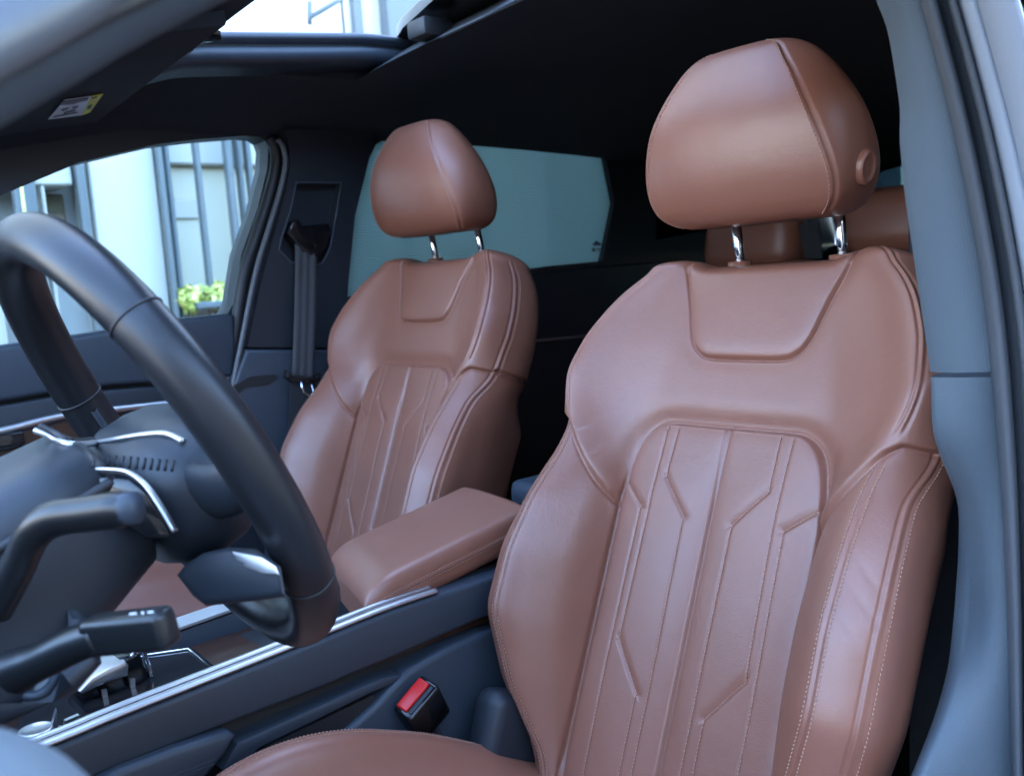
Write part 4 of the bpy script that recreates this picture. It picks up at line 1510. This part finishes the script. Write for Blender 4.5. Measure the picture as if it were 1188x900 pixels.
for (cx_, cy_, rr_, par) in ((-6, 700, 47, ska), (36, 774, 30, skb)):
    ring = lay(ct, [(cx_ + rr_ * math.cos(a), cy_ + rr_ * 1.1 * math.sin(a)) for a in np.linspace(0, 2 * math.pi, 32, endpoint=False)], .0005, .6)
    tube('stalk_boot', ring, .0032, M['trim_grey'], par, 10, closed=True, origin=CO_)
    inn_ = lay(ct, [(cx_ + rr_ * .9 * math.cos(a), cy_ + rr_ * 1. * math.sin(a)) for a in np.linspace(0, 2 * math.pi, 32, endpoint=False)], .0012, .6)
    bm = bmesh.new()
    slab_bm(bm, inn_, sight(20, 740) * .003)
    from_bm('boot_disc', bm, M['gloss_black'], par, origin=CO_)
gtree = tree_of([o for o in skb.children if o.name.startswith('stalk_grip')], [CO_])
for q in (((150, 711.5), (158, 710.5), (158.5, 712.5), (150.5, 713.5)), ((164, 710), (167, 709.6), (167.2, 712), (164.2, 712.4)), ((171, 709.5), (178, 708.6), (178.3, 710.2), (171.3, 711.2))):
    bm = bmesh.new()
    slab_bm(bm, lay(gtree, q, .0006, .53), np.array([0, 0, .0003]))
    from_bm('printed_symbol', bm, M['white_label'], skb, origin=CO_)
# end of the dashboard beside the hinge pillar, right in front of the lens
bm = bmesh.new()
ctr = PD(-120, 1062, .27)
bmesh.ops.create_uvsphere(bm, u_segments=40, v_segments=24, radius=1)
for v in bm.verts:
    v.co = Vector((v.co.x * .075, v.co.y * .06, v.co.z * .048))
bmesh.ops.transform(bm, matrix=Matrix.Translation(ctr), verts=bm.verts)
from_bm('dashboard_end', bm, M['dash_end'], body, origin=BO)

# ------------------------------------------------------------------ outside
g = make_mesh('ground', [(-250, -250, -1.25), (250, -250, -1.25), (250, 250, -1.25), (-250, 250, -1.25)], [(0, 1, 2, 3)], M['asphalt'], smooth=False)
tag(g, kind='structure')
M['clad'] = principled('pale facade cladding', (.56, .53, .48), .5, var=.05, var_scale=2)
M['clad_in'] = principled('plain plaster', (.62, .63, .62), .7, var=.05, var_scale=3)
M['steel'] = principled('blue grey steel', (.12, .14, .15), .45, var=.08)
M['office_glass'] = principled('office glazing', (.62, .58, .46), .4, spec=.4, var=.15, var_scale=2)
M['brown_dark'] = principled('dark brown opening', (.10, .085, .05), .6, var=.2)
M['bounce_grey'] = principled('grey bounce wall', (.46, .45, .43), .7, var=.1)
M['slate'] = principled('dark blocking wall', (.03, .034, .04), .8, var=.2)
M['leaf_y'] = principled('yellow green leaves', (.88, .82, .25), .5, var=.3, var_scale=9)
M['leaf_g'] = principled('green leaves', (.42, .46, .10), .5, var=.3, var_scale=9)
XF = 4.0
bld = empty('building', (XF, -.5, -1.25))
EO = np.array([XF, -.5, -1.25])
tag(bld, 'pale building with blue grey steel columns seen through the far side window', 'building')


def fpt(px, py, off=0.):
    p = PX(px, py, XF)
    return np.array([XF + off, p[1], p[2]])


def fbox(name, y0, y1, z0, z1, x0, x1, mat, parent=None):
    bm = bmesh.new()
    box_bm(bm, ((x0 + x1) / 2, (y0 + y1) / 2, (z0 + z1) / 2), (abs(x1 - x0), abs(y1 - y0), abs(z1 - z0)), bev=.008, seg=1)
    return from_bm(name, bm, mat, parent or bld, origin=EO, smooth=False)


yy = lambda px, py=260: float(fpt(px, py)[1])
zz = lambda px, py: float(fpt(px, py)[2])
wl_ = fbox('wall', -9, 4.5, -1.25, 7.6, XF + .35, XF + .6, M['clad_in'])
# cladding panels with open joints
js = [4.5, 2.4, yy(-60), yy(20), yy(55)]
fbox('cladding_panel', yy(112), yy(189), -1.25, 1.05, XF + .02, XF + .30, M['clad'], wl_)
fbox('cladding_panel', yy(92), yy(10), zz(70, 214), 1.05, XF + .02, XF + .30, M['clad'], wl_)
fbox('cladding_panel', yy(0), 2.0, -1.25, 1.05, XF + .1, XF + .30, M['clad'], wl_)
fbox('cladding_panel', 2.02, 4.4, -1.25, 1.05, XF + .1, XF + .30, M['clad'], wl_)
for k, (a, b) in enumerate(((4.4, 1.9), (1.88, -.3), (-.32, -2.08), (-2.1, -3.9), (-3.92, -6.2), (-6.22, -9))):
    fbox('upper_cladding_panel', b, a, 1.07, 2.35, XF, XF + .30, M['clad'], wl_)
    fbox('upper_cladding_panel', b, a, 2.37, 7.6, XF + .01, XF + .30, M['clad'], wl_)
for a, w_, off in ((33, 26, -.02), (100, 10, -.02), (191, 5, -.05), (201, 6, -.02), (234, 5, -.05), (270, 7, -.05), (285, 5, -.02), (296, 5, -.02), (432, 9, -.05), (470, 6, -.05), (560, 9, -.05), (640, 9, -.05)):
    y0, y1 = yy(a - w_ / 2), yy(a + w_ / 2)
    fbox('steel_column', min(y0, y1), max(y0, y1), -1.25, 1.06 if w_ != 9 else 7.6, XF + off, XF + .06 + off, M['steel'])
fbox('steel_column', -2.55, -2.32, 1.06, 7.6, XF - .1, XF - .01, M['steel'])
fbox('window', yy(640), yy(440), -1.25, .9, XF + .12, XF + .18, M['office_glass'])
wn = fbox('window', yy(330), yy(200), zz(235, 320) - .9, zz(235, 189), XF + .12, XF + .18, M['office_glass'])
fbox('window_header', yy(330), yy(200), zz(235, 189), 1.05, XF + .05, XF + .16, M['clad'], wn)
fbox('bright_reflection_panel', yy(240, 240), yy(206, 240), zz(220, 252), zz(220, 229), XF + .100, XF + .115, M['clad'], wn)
fbox('recess', yy(96), yy(56), zz(75, 275), zz(75, 218), XF + .24, XF + .33, M['brown_dark'])
fbox('recess_frame', yy(57), yy(53), -1.25, zz(75, 215), XF + .0, XF + .08, M['clad'])
fbox('yellow_post', yy(18.5), yy(15.5), -1.25, 1., XF - .2, XF - .17, M['leaf_y'])
fbox('window_ledge', yy(330), yy(206), zz(240, 358), zz(240, 350), XF - .15, XF + .1, M['steel'], wn)
for a, b in (((326, 38), (384, 4)), ((327, 20), (327, 45))):
    tube('cable', [fpt(*a, -.3), fpt(*b, -.3)], .012, M['steel'], bld, 6, origin=EO)
# flowering shrubs before the glazing
for k, (px_, py_, s_) in enumerate(((219, 340, .085), (250, 338, .095), (268, 341, .08))):
    c = PX(px_, py_ + 2, 3.97)
    acc = ([], [])
    acc2 = ([], [])
    for _ in range(420):
        d_ = RNG.normal(size=3)
        d_ /= np.linalg.norm(d_)
        p = c + d_ * s_ * RNG.uniform(.3, 1.0) * np.array([.9, .7, .75]) + np.array([0, 0, -.02])
        u_ = RNG.normal(size=3)
        u_ /= np.linalg.norm(u_)
        v_ = np.cross(u_, d_)
        v_ /= np.linalg.norm(v_) + 1e-9
        l_ = RNG.uniform(.02, .04)
        A_ = acc if RNG.uniform() < .6 else acc2
        add_geo(A_, ([p - u_ * l_, p - v_ * l_ * .5, p + u_ * l_, p + v_ * l_ * .5], [(0, 1, 2, 3)]))
    sh_ = make_mesh('shrub', acc[0], acc[1], M['leaf_y'], origin=c, smooth=False)
    sh_.location = c
    tag(sh_, ['small yellow green shrub beside the steel column', 'tallest yellow green shrub between the two slim columns', 'yellow green shrub nearest the window corner'][k], 'shrub', 'shrubs outside the building')
    make_mesh('leaves', acc2[0], acc2[1], M['leaf_g'], sh_, origin=c, smooth=False)
    st_ = tube('stem', [np.array([c[0], c[1], -1.25]), c], .012, M['brown_dark'], sh_, 6, origin=c)
lw = bbox('low_wall', (3.0, .15, -.75), (.25, 1.2, 1.0), M['brown_dark'], False if False else None, origin=None)
lw.parent = None
lw.location = BO
tag(lw, 'low dark wall outside the far window, seen through the steering wheel', 'wall')
nb = empty('sky_blocking_wall', (-5.2, 0, -1.25))  # unseen wall, added to cut off low sky light from the door side
bbox('helper_wall_face', (-5.2, 0, .60), (.3, 22, 3.7), M['slate'], nb, origin=(-5.2, 0, -1.25))
bbox('helper_wall_cap', (-5.2, 0, 2.50), (.42, 22.1, .10), M['clad_in'], nb, origin=(-5.2, 0, -1.25))
tag(nb, 'unseen dark wall added on the driver side to block low sky light', 'wall')

ob = empty('bounce_light_wall', (2, 9, -1.25))  # unseen wall, added to throw warm sunlight back through the windscreen
bbox('helper_wall_face', (2, 9.2, .35), (20, .4, 3.2), M['bounce_grey'], ob, origin=(2, 9, -1.25))
bbox('helper_wall_cap', (2, 9.2, 2.0), (20.2, .6, .12), M['steel'], ob, origin=(2, 9, -1.25))
tag(ob, 'unseen low grey wall added ahead of the car to bounce sunlight into it', 'building')

# ------------------------------------------------------------------ camera, light
cam = bpy.data.cameras.new('camera')
cam.sensor_width = 36.
cam.lens = FPX / W * 36.
cam.clip_start = .02
cam.clip_end = 500
cam.dof.use_dof = True
cam.dof.focus_distance = 1.0
cam.dof.aperture_fstop = 8.
co = bpy.data.objects.new('camera', cam)
COL.objects.link(co)
mw = Matrix(((_r[0], _u[0], -_d[0], CX[0]), (_r[1], _u[1], -_d[1], CX[1]), (_r[2], _u[2], -_d[2], CX[2]), (0, 0, 0, 1)))
co.matrix_world = mw
scene.camera = co

SUN_EL, SUN_AZ = 42., 130.      # azimuth measured from +y towards +x: beyond the building on the passenger side
w = bpy.data.worlds.new('World')
scene.world = w
w.use_nodes = True
nt = w.node_tree
sky = nt.nodes.new('ShaderNodeTexSky')
sky.sky_type = 'NISHITA'
sky.sun_disc = False
sky.sun_elevation = math.radians(SUN_EL)
sky.sun_rotation = math.radians(SUN_AZ)
sky.air_density = 1.0
sky.dust_density = .3
sky.ozone_density = 2.0
bg = nt.nodes['Background']
bg.inputs['Strength'].default_value = .14
nt.links.new(sky.outputs['Color'], bg.inputs['Color'])
sl = bpy.data.lights.new('sun', 'SUN')
sl.energy = 3.5
sl.angle = math.radians(.5)
sl.color = (1., .95, .88)
so = bpy.data.objects.new('sun', sl)
COL.objects.link(so)
sd = Vector((math.sin(math.radians(SUN_AZ)) * math.cos(math.radians(SUN_EL)), math.cos(math.radians(SUN_AZ)) * math.cos(math.radians(SUN_EL)), math.sin(math.radians(SUN_EL))))
so.rotation_euler = sd.to_track_quat('Z', 'Y').to_euler()

scene.view_settings.view_transform = 'Standard'
scene.view_settings.look = 'None'
scene.view_settings.exposure = 4.35
scene.view_settings.gamma = 1.0
scene.cycles.use_denoising = True
scene.cycles.max_bounces = 10
scene.cycles.diffuse_bounces = 5
scene.cycles.glossy_bounces = 4
scene.cycles.transparent_max_bounces = 12
